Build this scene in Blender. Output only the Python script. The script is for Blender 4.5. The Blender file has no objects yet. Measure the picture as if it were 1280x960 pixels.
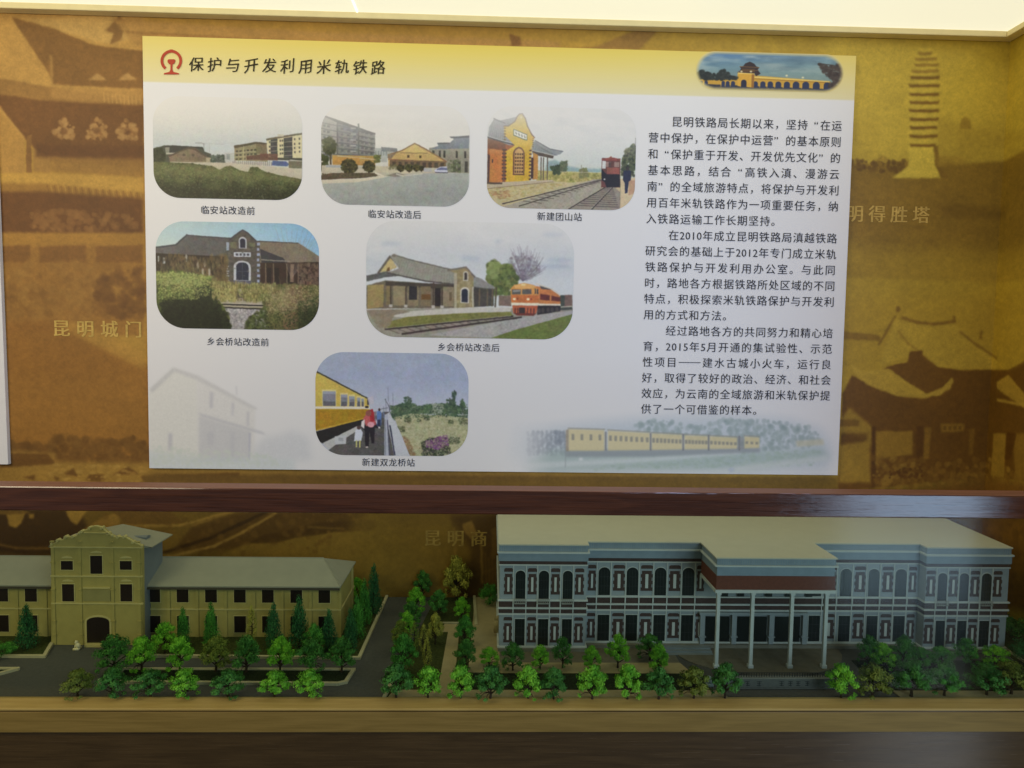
import bpy, bmesh, math, random
import numpy as np
from mathutils import Vector, Matrix
random.seed(7)
scene = bpy.context.scene
COL = scene.collection
# ---------------------------------------------------------------- camera
F = 900.0                                                      # focal length in pixels of a 1280 wide frame
PITCH, YAW, ROLL = (math.radians(a) for a in (-3.59924, 1.72478, 0.89972))
CAMP = np.array([0.0, -2.0, 0.0])                              # the wall is the plane y = 0
def cam_axes():
    f = np.array([math.sin(YAW) * math.cos(PITCH), math.cos(YAW) * math.cos(PITCH), math.sin(PITCH)])
    r = np.cross(f, [0, 0, 1]); r /= np.linalg.norm(r); u = np.cross(r, f)
    return np.array([r * math.cos(ROLL) + u * math.sin(ROLL), -r * math.sin(ROLL) + u * math.cos(ROLL), f])
MC = cam_axes()
cam_data = bpy.data.cameras.new('camera'); cam = bpy.data.objects.new('camera', cam_data); COL.objects.link(cam)
cam_data.sensor_width = 36.0; cam_data.lens = 36.0 * F / 1280.0; cam_data.clip_start = 0.05; cam_data.clip_end = 60
m = Matrix(((MC[0][0], MC[1][0], -MC[2][0]), (MC[0][1], MC[1][1], -MC[2][1]), (MC[0][2], MC[1][2], -MC[2][2]))).to_4x4()
m.translation = Vector(CAMP); cam.matrix_world = m
scene.camera = cam
def ray(x, y): return MC.T @ np.array([(x - 640) / F, (480 - y) / F, 1.0])
def on_y(x, y, Y): d = ray(x, y); return CAMP + d * ((Y - CAMP[1]) / d[1])      # where a sight line meets a plane the thing stands on
def on_z(x, y, Z): d = ray(x, y); return CAMP + d * ((Z - CAMP[2]) / d[2])
def on_x(x, y, X): d = ray(x, y); return CAMP + d * ((X - CAMP[0]) / d[0])
def px_size(p): return float(MC[2] @ (np.asarray(p) - CAMP)) / F               # metres per pixel at a point
# ---------------------------------------------------------------- light
world = bpy.data.worlds.new('World'); scene.world = world; world.use_nodes = True
bg = world.node_tree.nodes['Background']; bg.inputs[0].default_value = (0.80, 0.86, 1.0, 1); bg.inputs[1].default_value = 0.14
def area_lamp(name, loc, target, sx, sy, power, color):
    d = bpy.data.lights.new(name, 'AREA'); d.shape = 'RECTANGLE'; d.size = sx; d.size_y = sy; d.energy = power; d.color = color
    o = bpy.data.objects.new(name, d); COL.objects.link(o); o.location = loc
    o.rotation_euler = (Vector(target) - Vector(loc)).to_track_quat('-Z', 'Z').to_euler(); return o
area_lamp('doorway_daylight', (2.8, -3.6, -0.70), (2.8, 0.0, -0.70), 1.15, 1.9, 33, (0.50, 0.72, 1.0))
area_lamp('blue_fill', (1.7, -3.9, 0.7), (0.6, 0.0, -0.3), 1.5, 1.0, 53, (0.56, 0.65, 1.0))  # unseen fill lamp, added to bring more blue light onto the board
area_lamp('room_lamp', (-1.9, -2.0, 0.62), (-0.8, 0.0, 0.3), 1.1, 0.7, 21, (1.0, 0.84, 0.58))
sp = bpy.data.lights.new('floor_patch_spot', 'SPOT'); sp.energy = 4200; sp.color = (0.85, 0.92, 1.0); sp.spot_size = math.radians(19); sp.spot_blend = .12; sp.shadow_soft_size = .04
so = bpy.data.objects.new('floor_patch_spot', sp); COL.objects.link(so); so.location = (4.4, -4.6, .9)   # spot added to brighten a floor patch that plinth and glass reflect
so.rotation_euler = (Vector((2.36, -1.98, -1.65)) - so.location).to_track_quat('-Z', 'Y').to_euler()
CEILING_GLOW = 0.87
scene.view_settings.view_transform = 'Standard'; scene.view_settings.look = 'None'
scene.view_settings.exposure = 0.0; scene.view_settings.gamma = 1.0
scene.render.engine = 'CYCLES'
scene.cycles.max_bounces = 8; scene.cycles.transparent_max_bounces = 12
try: scene.cycles.use_denoising = True
except Exception: pass
# ---------------------------------------------------------------- printed pictures, painted in code
class Canvas:
    """A small painter: polygons, strokes, soft blobs and noise in sRGB values 0..255, authored in the coordinates T maps from."""
    def __init__(s, w, h, T, base=(255, 255, 255), seed=1):
        s.w, s.h, s.T = w, h, T
        s.a = np.ones((h, w, 3), np.float32) * np.array(base, np.float32)
        s.r = np.random.RandomState(seed)
    def pts(s, P):
        return np.array([s.T(x, y) for x, y in P], np.float32)
    def fbm(s, cell, octaves=4, aspect=1.0):
        out = np.zeros((s.h, s.w), np.float32); amp = 1.0; tot = 0
        for o in range(octaves):
            gw = max(2, int(s.w / (cell * aspect)) + 2); gh = max(2, int(s.h / cell) + 2)
            g = s.r.rand(gh, gw).astype(np.float32)
            ys = np.linspace(0, gh - 1.001, s.h); xs = np.linspace(0, gw - 1.001, s.w)
            yi = ys.astype(int); xi = xs.astype(int)
            fy = (ys - yi)[:, None]; fx = (xs - xi)[None, :]
            fy = fy * fy * (3 - 2 * fy); fx = fx * fx * (3 - 2 * fx)
            v = (g[yi][:, xi] * (1 - fy) * (1 - fx) + g[yi][:, xi + 1] * (1 - fy) * fx
                 + g[yi + 1][:, xi] * fy * (1 - fx) + g[yi + 1][:, xi + 1] * fy * fx)
            out += v * amp; tot += amp; amp *= 0.55; cell = max(1.2, cell / 2)
        return out / tot - 0.5
    def mask(s, Q, soft=0.0):
        pad = int(soft * 3 + 2)
        x0 = max(0, int(Q[:, 0].min()) - pad); x1 = min(s.w, int(Q[:, 0].max()) + pad + 1)
        y0 = max(0, int(Q[:, 1].min()) - pad); y1 = min(s.h, int(Q[:, 1].max()) + pad + 1)
        if x1 <= x0 or y1 <= y0: return None
        n = 3
        X = (np.arange((x1 - x0) * n) + .5) / n + x0; Y = (np.arange((y1 - y0) * n) + .5) / n + y0
        ins = np.zeros((len(Y), len(X)), bool)
        for (ax, ay), (bx, by) in zip(Q, np.roll(Q, -1, 0)):
            if ay == by: continue
            rows = (Y >= min(ay, by)) & (Y < max(ay, by))
            if not rows.any(): continue
            xc = ax + (Y[rows] - ay) * (bx - ax) / (by - ay)
            ins[rows] ^= X[None, :] < xc[:, None]
        m = ins.reshape(y1 - y0, n, x1 - x0, n).mean((1, 3)).astype(np.float32)
        if soft > 0: m = s.blur(m, soft)
        return m, x0, y0, x1, y1
    @staticmethod
    def blur(m, r):
        k = max(1, int(round(r)))
        for ax in (0, 1):
            for _ in range(2):
                p = [(0, 0)] * m.ndim; p[ax] = (k, k)
                e = np.pad(m, p, 'edge'); acc = np.zeros_like(m)
                for i in range(2 * k + 1):
                    sl = [slice(None)] * m.ndim; sl[ax] = slice(i, i + m.shape[ax]); acc += e[tuple(sl)]
                m = acc / (2 * k + 1)
        return m
    def _put(s, mk, col, al, noise=0):
        if mk is None: return
        m, x0, y0, x1, y1 = mk
        c = np.array(col, np.float32)[None, None, :]
        if noise:
            c = c * (1 + noise * (s.r.rand(y1 - y0, x1 - x0, 1).astype(np.float32) - .5) * 2)
        m = (m * al)[..., None]
        s.a[y0:y1, x0:x1] = s.a[y0:y1, x0:x1] * (1 - m) + c * m
    def poly(s, P, col, al=1.0, soft=0.0, noise=0.06):
        s._put(s.mask(s.pts(P), soft), col, al, noise)
    def box(s, x0, y0, x1, y1, col, al=1.0, soft=0, noise=.06):
        s.poly([(x0, y0), (x1, y0), (x1, y1), (x0, y1)], col, al, soft, noise)
    def line(s, P, wd, col, al=1.0, soft=0):
        Q = s.pts(P)
        for a, b in zip(Q[:-1], Q[1:]):
            d = b - a; L = max(1e-3, float(np.hypot(*d))); nrm = np.array([-d[1], d[0]]) / L * wd / 2; e = d / L * wd * .3
            s._put(s.mask(np.array([a + nrm - e, b + nrm + e, b - nrm + e, a - nrm - e]), soft), col, al)
    def ell(s, x, y, rx, ry, col, al=1.0, soft=0, noise=.06):
        s.poly([(x + rx * math.cos(t), y + ry * math.sin(t)) for t in np.linspace(0, 2 * math.pi, 25)[:-1]], col, al, soft, noise)
    def arch(s, x0, y0, x1, y1, col, al=1.0, k=.5, **kw):
        r = (x1 - x0) / 2; cx = (x0 + x1) / 2
        s.poly([(x0, y1)] + [(cx - r * math.cos(t), y0 + r * k * 2 * (1 - math.sin(t))) for t in np.linspace(0, math.pi, 11)] + [(x1, y1)], col, al, **kw)
    def vgrad(s, stops):
        """stops: (authored y, colour) from the top down, over the whole canvas"""
        ys = [s.T(0, y)[1] for y, c in stops]
        rows = np.arange(s.h)
        for k in range(3):
            s.a[:, :, k] = np.interp(rows, ys, [c[k] for y, c in stops])[:, None]
    def dabs(s, P, n, size, cols, al=.8, stretch=1.0, tilt=0.0):
        """leafy or grassy dabs scattered over a polygon"""
        Q = s.pts(P); mk = s.mask(Q)
        if mk is None: return
        m, x0, y0, x1, y1 = mk
        idx = np.flatnonzero(m.ravel() > .5)
        if len(idx) == 0: return
        cols = np.array(cols, np.float32)
        ch = s.r.choice(idx, n)
        for k in ch:
            cx = k % (x1 - x0) + x0; cy = k // (x1 - x0) + y0
            r = size * (.5 + s.r.rand()); ry = r * stretch
            a0 = max(0, int(cx - r - 1)); a1 = min(s.w, int(cx + r + 2)); b0 = max(0, int(cy - ry - 1)); b1 = min(s.h, int(cy + ry + 2))
            if a1 <= a0 or b1 <= b0: continue
            xx = np.arange(a0, a1)[None, :] - cx; yy = np.arange(b0, b1)[:, None] - cy
            d = ((xx + yy * tilt) / r) ** 2 + (yy / ry) ** 2
            w = (np.clip(1.3 - d, 0, 1) * al)[..., None]
            i = s.r.rand() * (len(cols) - 1); j = int(i); f = i - j
            c = cols[j] * (1 - f) + cols[min(j + 1, len(cols) - 1)] * f
            s.a[b0:b1, a0:a1] = s.a[b0:b1, a0:a1] * (1 - w) + c * w
    def grain(s, amt, cell=0, aspect=1.0, oct=4):
        n = s.fbm(cell, oct, aspect) * 2 if cell else (s.r.rand(s.h, s.w).astype(np.float32) - .5) * 2
        s.a *= (1 + amt * n)[..., None]
    def clouds(s, y0, y1, col, amt, cell, aspect=2.0):
        n = np.clip(s.fbm(cell, 4, aspect) * 4, 0, 1)
        rows = np.arange(s.h); a = s.T(0, y0)[1]; b = s.T(0, y1)[1]
        n *= np.clip((b - rows) / max(1, (b - a)), 0, 1)[:, None] * amt
        s.a = s.a * (1 - n[..., None]) + np.array(col, np.float32) * n[..., None]

def lift(a): return a * 1.05 + 5
def fade_top(a, share, paper=(235, 233, 229), al=.85):
    a = lift(a); h = a.shape[0]; w = np.clip(1 - np.arange(h) / (h * share), 0, 1)[:, None, None] * al
    return a * (1 - w) + np.array(paper, np.float32) * w

def photographic(c, seed=3, sat=.88, warp=.42, amp=.20, hue_amp=.16):
    """break hard painted edges and flat fills the way a screened, enlarged snapshot does"""
    a = c.a; h, w, _ = a.shape; c.r = np.random.RandomState(seed)
    yy, xx = np.mgrid[0:h, 0:w].astype(np.float32)
    ys = np.clip(yy + c.fbm(7, 3) * 4 * warp + c.fbm(26, 2) * 3 * warp, 0, h - 1.001); xs = np.clip(xx + c.fbm(7, 3) * 4 * warp + c.fbm(26, 2) * 3 * warp, 0, w - 1.001)
    yi, xi = ys.astype(int), xs.astype(int); fy, fx = (ys - yi)[..., None], (xs - xi)[..., None]
    y2, x2 = np.minimum(yi + 1, h - 1), np.minimum(xi + 1, w - 1)
    a = a[yi, xi] * (1 - fy) * (1 - fx) + a[yi, x2] * (1 - fy) * fx + a[y2, xi] * fy * (1 - fx) + a[y2, x2] * fy * fx
    lum = a.mean(2, keepdims=True); k = np.clip((225 - lum) / 130, .12, 1)                 # skies stay smooth
    n = c.fbm(3.2, 2) * 1.3 + c.fbm(11, 3) * .8 + c.fbm(40, 2) * .5
    a = a * (1 + amp * n[..., None] * k)
    hue = np.stack([c.fbm(16, 3), c.fbm(16, 3), c.fbm(16, 3)], 2); a = a * (1 + hue_amp * hue * k)
    g = a.mean(2, keepdims=True); return g + (a - g) * sat

def affine(x0, y0, x1, y1, w, h):
    return lambda x, y: ((x - x0) / (x1 - x0) * w, (y - y0) / (y1 - y0) * h)

def photo_canvas(x0, y0, x1, y1, base, seed, k=.5):
    w = int((x1 - x0) * k); h = int((y1 - y0) * k)
    return Canvas(w, h, affine(x0, y0, x1, y1, w, h), base, seed)

def paint_station_before():                                   # the overgrown yard with blocks of flats behind
    c = photo_canvas(120, 60, 1210, 815, (215, 212, 200), 11)
    c.vgrad([(60, (222, 217, 203)), (250, (205, 205, 196)), (440, (186, 194, 194)), (560, (190, 192, 180))])
    c.clouds(60, 420, (196, 199, 196), .5, 90, 2.5); c.clouds(60, 300, (228, 222, 206), .6, 60, 3)
    c.line([(430, 402), (640, 408)], 1, (150, 150, 145), .7); c.line([(490, 402), (488, 470)], 2, (120, 122, 118), .8); c.line([(530, 395), (530, 470)], 1, (130, 132, 128), .7)
    c.line([(425, 402), (470, 400), (495, 410)], 2, (130, 132, 128), .8); c.line([(600, 400), (710, 395)], 1, (165, 165, 158), .6)
    c.poly([(120, 450), (200, 425), (480, 430), (495, 465), (540, 480), (545, 560), (120, 570)], (72, 74, 62))
    c.poly([(200, 430), (260, 425), (480, 430), (490, 450), (410, 440), (300, 470), (210, 490)], (58, 58, 54))
    c.poly([(205, 440), (240, 436), (236, 480), (212, 485)], (135, 132, 118)); c.poly([(212, 480), (280, 478), (278, 488), (212, 492)], (178, 172, 152))
    c.poly([(232, 505), (330, 460), (375, 440), (420, 445), (505, 500), (545, 512), (545, 550), (240, 548)], (122, 106, 82))
    c.poly([(220, 505), (330, 455), (375, 433), (425, 438), (512, 500), (500, 505), (420, 455), (375, 447), (335, 465), (240, 510)], (84, 72, 58))
    for x in (345, 410): c.ell(x, 494, 11, 8, (85, 76, 60))
    c.line([(355, 535), (545, 545)], 2, (150, 136, 108)); c.box(505, 510, 540, 548, (166, 156, 124)); c.box(380, 505, 500, 540, (112, 98, 74), .5)
    c.dabs([(120, 440), (190, 450), (210, 540), (120, 560)], 160, 4, [(36, 42, 26), (62, 68, 40)])
    c.dabs([(540, 490), (640, 490), (640, 545), (540, 545)], 120, 4, [(44, 56, 50), (74, 86, 74), (96, 104, 96)])
    c.box(640, 470, 720, 540, (176, 178, 170), .8); c.box(655, 480, 680, 520, (120, 130, 130), .7)
    # the lower block
    c.poly([(712, 420), (870, 388), (950, 392), (955, 530), (712, 525)], (142, 132, 98))
    c.poly([(708, 416), (870, 384), (955, 390), (955, 402), (870, 400), (712, 436)], (84, 76, 58))
    c.poly([(870, 400), (950, 402), (952, 480), (870, 470)], (120, 110, 78))
    for y in (438, 468, 498):
        for x in range(722, 860, 27): c.poly([(x, y + (860 - x) * .1), (x + 17, y - 3 + (860 - x) * .1), (x + 17, y + 12 + (860 - x) * .08), (x, y + 15 + (860 - x) * .08)], (66, 62, 52), .85)
        c.line([(714, y + 32), (868, y + 14)], 2, (182, 172, 136), .8)
    c.line([(780, 420), (780, 520)], 4, (176, 164, 120), .9)
    c.poly([(800, 490), (960, 470), (1030, 485), (1030, 500), (960, 515), (800, 520)], (96, 68, 54), .9)
    # the taller block
    c.poly([(948, 362), (1208, 318), (1208, 510), (960, 500)], (206, 196, 152))
    c.poly([(944, 358), (1060, 335), (1208, 308), (1208, 322), (1060, 350), (948, 372)], (98, 90, 70)); c.box(1030, 322, 1075, 340, (190, 184, 160))
    for xa, xb in ((978, 1028), (1074, 1138)):
        c.poly([(xa, 365 - (xa - 978) * .14), (xb, 355 - (xb - 1028) * .14), (xb, 500), (xa, 496)], (72, 72, 70))
        for y in (382, 418, 452, 484): c.line([(xa, y), (xb, y - 7)], 2, (170, 164, 140), .8)
    for x in (966, 1045, 1060, 1150, 1185):
        for y in (375, 410, 440, 470):
            yy = y - (x - 966) * .13; c.box(x, yy, x + 10, yy + 15, (70, 70, 66), .9)
    c.box(960, 498, 1208, 516, (70, 70, 62)); c.box(900, 470, 1030, 520, (110, 74, 60), .8)
    c.poly([(990, 522), (1090, 524), (1115, 545), (1100, 562), (985, 556)], (78, 96, 140)); c.box(1110, 520, 1208, 575, (112, 106, 84))
    c.line([(1120, 512), (1208, 520)], 3, (186, 180, 160)); c.box(660, 535, 960, 560, (186, 180, 164))
    for x in range(700, 985, 14): c.box(x, 525 + c.r.rand() * 10, x + 5, 560, (90, 84, 84), .7)
    c.poly([(240, 546), (660, 545), (1208, 578), (1208, 650), (1000, 640), (560, 610), (300, 580)], (186, 178, 156))
    # weeds
    g = [(120, 548), (400, 555), (560, 575), (600, 600), (640, 575), (690, 568), (750, 600), (810, 610), (830, 575), (880, 570), (920, 600), (1050, 630), (1208, 655), (1208, 820), (120, 820)]
    c.poly(g, (78, 82, 46))
    c.dabs(g, 900, 5, [(46, 54, 28), (70, 78, 42), (104, 108, 64)], .6, .7)
    c.dabs([(120, 650), (1208, 680), (1208, 820), (120, 820)], 700, 4, [(30, 36, 20), (58, 68, 34), (92, 102, 58), (128, 134, 92)], .6, .8)
    c.poly([(120, 720), (700, 760), (1208, 740), (1208, 820), (120, 820)], (22, 26, 16), .5, 14)
    c.dabs([(200, 700), (1150, 700), (1100, 810), (250, 800)], 70, 2.5, [(150, 156, 120), (176, 178, 150)], .7)
    c.dabs(g, 3600, 1.9, [(28, 34, 16), (84, 92, 48), (132, 138, 84), (52, 60, 30)], .6)
    c.poly([(120, 555), (640, 580), (1208, 650), (1208, 690), (120, 640)], (140, 142, 84), .35, 9); c.poly([(120, 690), (1208, 700), (1208, 820), (120, 820)], (18, 22, 12), .42, 16)
    for x, y, r in ((320, 690, 60), (560, 720, 80), (820, 690, 60), (1040, 720, 60)): c.ell(x, y, r, 22, (128, 134, 76), .35, 9)
    c.grain(.05); return photographic(c, 40)

def paint_station_after():                                    # the forecourt after rebuilding
    c = photo_canvas(66, 15, 1202, 782, (222, 218, 208), 12)
    c.vgrad([(15, (224, 220, 209)), (300, (217, 213, 200)), (420, (208, 206, 194)), (480, (200, 198, 184))])
    c.clouds(15, 350, (208, 205, 195), .45, 70, 3)
    c.box(470, 345, 570, 450, (168, 170, 162)); c.poly([(525, 335), (645, 342), (650, 372), (525, 368)], (118, 122, 120)); c.box(570, 372, 650, 420, (150, 150, 140))
    for x in range(478, 560, 20): c.box(x, 365, x + 10, 400, (120, 124, 120), .8)
    # flats at the left
    c.poly([(66, 150), (95, 108), (190, 148), (210, 155), (345, 195), (475, 232), (478, 290), (470, 420), (66, 440)], (124, 124, 118))
    c.poly([(66, 150), (95, 108), (190, 145), (186, 400), (66, 400)], (150, 148, 138)); c.poly([(230, 165), (350, 195), (350, 240), (230, 212)], (104, 108, 116))
    c.poly([(86, 112), (95, 105), (480, 232), (478, 244), (200, 165)], (86, 86, 84))
    for k in range(6):
        y = 160 + k * 44
        c.line([(66, y), (186, y + 22)], 4, (96, 96, 92), .8); c.line([(200, y + 20), (345, y + 48 - k * 5)], 5, (90, 92, 96), .8); c.line([(355, y + 58 - k * 7), (472, y + 80 - k * 9)], 5, (84, 84, 82), .8)
        for x in (80, 112, 215, 262, 310, 370, 400, 440): c.box(x, y + 12 + (x - 66) * .16 - k * (x - 66) * .018, x + 20, y + 28 + (x - 66) * .16 - k * (x - 66) * .018, (84, 84, 86), .7)
        c.box(290, y + 32, 330, y + 44, (168, 168, 160), .7)
    for x in (190, 350): c.line([(x, 165), (x, 420)], 6, (96, 96, 92))
    c.box(150, 405, 480, 480, (176, 140, 74)); c.line([(190, 410), (470, 432)], 3, (190, 176, 140)); c.box(155, 420, 360, 470, (190, 136, 60), .6)
    # hall at the right
    c.poly([(890, 335), (960, 320), (1198, 300), (1198, 520), (1020, 520), (890, 470)], (142, 138, 118))
    c.poly([(950, 295), (1050, 292), (1080, 262), (1050, 246), (1198, 230), (1198, 330), (890, 345), (960, 318)], (106, 116, 122))
    c.poly([(1045, 244), (1100, 240), (1198, 232), (1198, 250), (1060, 256)], (72, 76, 78)); c.poly([(950, 292), (1050, 290), (1050, 300), (960, 305)], (78, 82, 84))
    for x in (915, 965, 1000, 1095, 1160): c.box(x, 352, x + 16, 405, (64, 62, 54))
    for x in (1075, 1110, 1165): c.box(x, 430, x + 24, 515, (76, 72, 62))
    c.dabs([(1030, 420), (1130, 420), (1130, 515), (1030, 515)], 90, 4, [(84, 92, 62), (120, 126, 90)], .6)
    # the gabled hall
    c.poly([(575, 395), (680, 362), (780, 302), (870, 345), (1020, 435), (1020, 520), (580, 490)], (188, 158, 94))
    c.poly([(660, 372), (780, 302), (880, 372)], (206, 176, 98)); c.line([(575, 395), (680, 360), (780, 302), (870, 347), (1025, 436)], 5, (136, 104, 66))
    c.line([(670, 376), (880, 374)], 3, (136, 110, 66)); c.line([(580, 428), (1010, 438)], 4, (146, 104, 74))
    c.box(590, 432, 1020, 492, (116, 94, 66)); c.poly([(575, 395), (640, 375), (600, 425), (575, 420)], (128, 106, 84))
    for x in (722, 815): c.box(x, 392, x + 18, 412, (84, 66, 44))
    for x in range(610, 1000, 46): c.box(x, 445, x + 26, 490, (72, 62, 50), .8)
    # palms and clipped bushes
    c.dabs([(75, 290), (140, 270), (185, 320), (165, 400), (90, 390)], 230, 5, [(50, 54, 34), (92, 92, 56)], .7); c.box(130, 400, 145, 480, (84, 72, 52))
    c.dabs([(66, 400), (120, 420), (110, 520), (66, 520)], 120, 5, [(46, 52, 30), (80, 86, 46)])
    c.dabs([(470, 400), (520, 400), (520, 450), (470, 450)], 60, 4, [(120, 124, 60), (90, 92, 50)])
    c.box(70, 485, 1030, 560, (182, 174, 150)); c.box(100, 482, 220, 500, (150, 154, 160), .8)
    c.box(480, 480, 760, 530, (196, 184, 150), .7); c.dabs([(590, 470), (850, 470), (850, 500), (590, 500)], 100, 4, [(120, 112, 70), (90, 88, 56)], .6)
    for x, y, r in ((278, 490, 62), (430, 488, 45), (672, 492, 24), (738, 490, 26), (792, 488, 22), (832, 492, 16)):
        c.dabs([(x + r * math.cos(t), y + r * .9 * math.sin(t)) for t in np.linspace(0, 6.28, 16)], int(r * 5), 4, [(40, 40, 28), (66, 62, 36), (98, 92, 50)], .8)
        c.box(x - 6, y + r * .7, x + 6, y + r + 8, (60, 50, 36))
    c.poly([(66, 560), (150, 542), (480, 535), (500, 556), (400, 575), (66, 596)], (86, 70, 56)); c.dabs([(66, 550), (480, 540), (490, 560), (66, 590)], 120, 4, [(66, 62, 40), (104, 88, 62)], .6)
    c.poly([(66, 600), (400, 578), (520, 555), (548, 562), (500, 590), (350, 612), (80, 626)], (200, 190, 164)); c.line([(480, 535), (540, 555), (545, 565)], 5, (206, 196, 172))
    c.poly([(80, 626), (350, 608), (545, 568), (640, 545), (840, 530), (1198, 520), (1198, 790), (66, 790)], (162, 166, 156))
    c.poly([(560, 552), (640, 530), (720, 545), (630, 562)], (134, 128, 112)); c.line([(640, 540), (690, 552), (840, 532)], 4, (196, 190, 170))
    c.poly([(66, 690), (1198, 610), (1198, 790), (66, 790)], (146, 150, 144), .7, 30); c.grain(.05, 40, 4)
    c.poly([(930, 505), (975, 475), (1025, 472), (1035, 515), (945, 520)], (190, 192, 206)); c.poly([(955, 490), (985, 480), (1030, 484), (1030, 500), (950, 502)], (104, 108, 140)); c.line([(940, 520), (1035, 520)], 3, (70, 70, 84))
    c.poly([(850, 492), (905, 486), (915, 515), (850, 516)], (170, 170, 168)); c.grain(.04); return photographic(c, 41)

def paint_new_station():                                      # the yellow station house beside two tracks
    c = photo_canvas(82, 50, 1218, 838, (222, 220, 215), 13)
    c.vgrad([(50, (226, 223, 217)), (300, (212, 213, 208)), (480, (200, 206, 198)), (560, (196, 200, 180))])
    c.clouds(180, 480, (190, 196, 196), .7, 60, 2.5); c.clouds(50, 330, (206, 208, 206), .5, 80, 2.5)
    c.poly([(540, 470), (600, 455), (700, 500), (800, 520), (960, 515), (960, 560), (520, 560)], (132, 160, 160), .9, 3)
    c.poly([(460, 540), (960, 545), (960, 610), (700, 640), (460, 640)], (176, 166, 92)); c.dabs([(470, 560), (950, 550), (950, 610), (600, 630), (470, 620)], 400, 5, [(116, 116, 52), (170, 158, 84), (206, 190, 120)], .6)
    c.dabs([(570, 510), (640, 490), (640, 560), (590, 570)], 90, 5, [(48, 60, 44), (80, 96, 60)]); c.dabs([(645, 470), (690, 462), (695, 540), (645, 545)], 120, 4, [(70, 84, 62), (108, 118, 84)], .7)
    c.dabs([(780, 530), (840, 510), (860, 580), (790, 590)], 120, 4, [(96, 104, 60), (140, 140, 84)], .6); c.line([(803, 490), (805, 560)], 2, (120, 120, 100))
    c.line([(640, 548), (960, 546)], 2, (214, 208, 180), .7)
    c.poly([(82, 640), (560, 620), (720, 630), (960, 600), (1218, 590), (1218, 840), (82, 840)], (190, 176, 130))
    c.dabs([(82, 680), (700, 630), (520, 720), (230, 800), (100, 740)], 420, 5, [(150, 128, 62), (190, 168, 100), (206, 188, 128)], .5, .4)
    c.dabs([(100, 720), (250, 690), (260, 760), (180, 770)], 120, 4, [(150, 100, 70), (180, 140, 90)], .5, .5)
    c.poly([(200, 830), (900, 600), (960, 596), (1000, 640), (700, 840), (240, 840)], (164, 156, 136)); c.dabs([(300, 830), (930, 610), (1000, 650), (720, 835)], 420, 3, [(130, 124, 108), (186, 180, 162)], .5, .6)
    c.poly([(700, 838), (990, 655), (1060, 655), (1110, 700), (1110, 838)], (146, 136, 118))
    for k in range(16):
        t = (k / 16) ** 1.5; x = 955 - 620 * t; y = 600 + 195 * t; c.line([(x - 20 - 10 * t, y + 3), (x + 36 + 80 * t, y + 6 + 12 * t)], 1.5 + 2.5 * t, (92, 82, 70), .8)
    c.line([(950, 602), (205, 806)], 4.5, (66, 58, 50)); c.line([(950, 608), (330, 822)], 4, (74, 66, 58)); c.line([(950, 600), (205, 800)], 1.2, (206, 198, 180), .7); c.line([(950, 606), (320, 818)], 1.2, (196, 190, 176), .6)
    for k in range(12):
        t = (k / 12) ** 1.4; y = 665 + 160 * t; c.line([(985 - 235 * t, y), (1050 + 10 * t + 40 * t, y + 6)], 2 + 2 * t, (86, 76, 66), .8)
    c.line([(995, 655), (712, 836)], 4, (62, 56, 50)); c.line([(1048, 658), (888, 836)], 4, (62, 56, 50)); c.line([(1043, 658), (880, 834)], 1.2, (210, 206, 196), .7)
    # station house
    c.poly([(85, 310), (290, 330), (290, 640), (85, 640)], (150, 84, 48)); c.poly([(100, 380), (200, 392), (200, 640), (100, 640)], (196, 120, 60)); c.box(85, 300, 220, 380, (112, 70, 48), .9)
    c.poly([(85, 420), (104, 430), (100, 640), (85, 640)], (92, 66, 62)); c.box(118, 460, 128, 490, (76, 60, 56))
    c.poly([(180, 160), (300, 130), (330, 110), (300, 200), (200, 240)], (134, 134, 134)); c.poly([(130, 145), (215, 175), (235, 290), (300, 345), (250, 350), (85, 290), (95, 210)], (140, 142, 140))
    for k in range(14):
        x = 100 + k * 11; c.line([(x + 30, 150 + k * 3), (x - 5 + k * 6, 290 + k * 4)], 1.6, (96, 98, 98), .7)
    c.line([(85, 292), (190, 322), (300, 346)], 7, (70, 66, 66)); c.line([(85, 284), (180, 312), (296, 338)], 3, (176, 178, 174)); c.line([(128, 145), (150, 158), (215, 182)], 4, (84, 84, 84))
    c.poly([(420, 330), (450, 310), (560, 370), (660, 388), (640, 410), (590, 425), (420, 385)], (132, 138, 138)); c.poly([(420, 380), (590, 420), (585, 445), (430, 420)], (84, 72, 64))
    for k in range(12): c.line([(448 + k * 6, 322 + k * 5), (430 + k * 17, 378 + k * 4)], 1.4, (98, 102, 104), .7)
    c.line([(445, 308), (560, 372), (660, 388)], 3, (92, 96, 98)); c.line([(418, 384), (590, 422)], 3, (180, 180, 174))
    c.poly([(430, 400), (470, 420), (470, 608), (430, 615)], (186, 132, 62))
    for x in (494, 512, 543): c.line([(x, 440), (x, 612)], 4, (96, 84, 70))
    c.poly([(205, 205), (240, 200), (290, 165), (308, 130), (322, 108), (345, 105), (368, 140), (385, 200), (420, 265), (440, 285), (425, 345), (412, 360), (412, 620), (225, 640), (222, 400), (290, 350), (210, 270)], (214, 172, 50))
    c.poly([(340, 350), (425, 345), (412, 620), (340, 625)], (204, 160, 44), .6)
    c.line([(205, 205), (240, 200), (290, 165), (305, 128), (322, 108), (345, 105), (368, 140), (385, 200), (420, 265), (442, 288)], 4, (106, 76, 56)); c.ell(337, 132, 8, 9, (236, 210, 130))
    for k in range(9):
        y = 380 + k * 28; c.box(195, y, 230, y + 13, (84, 62, 54)); c.box(402, y, 420, y + 13, (96, 66, 52))
    for k in range(5): c.box(204, 215 + k * 22, 222, 225 + k * 22, (120, 90, 56)); c.box(424, 290 + k * 16, 436, 297 + k * 16, (120, 90, 60))
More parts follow.
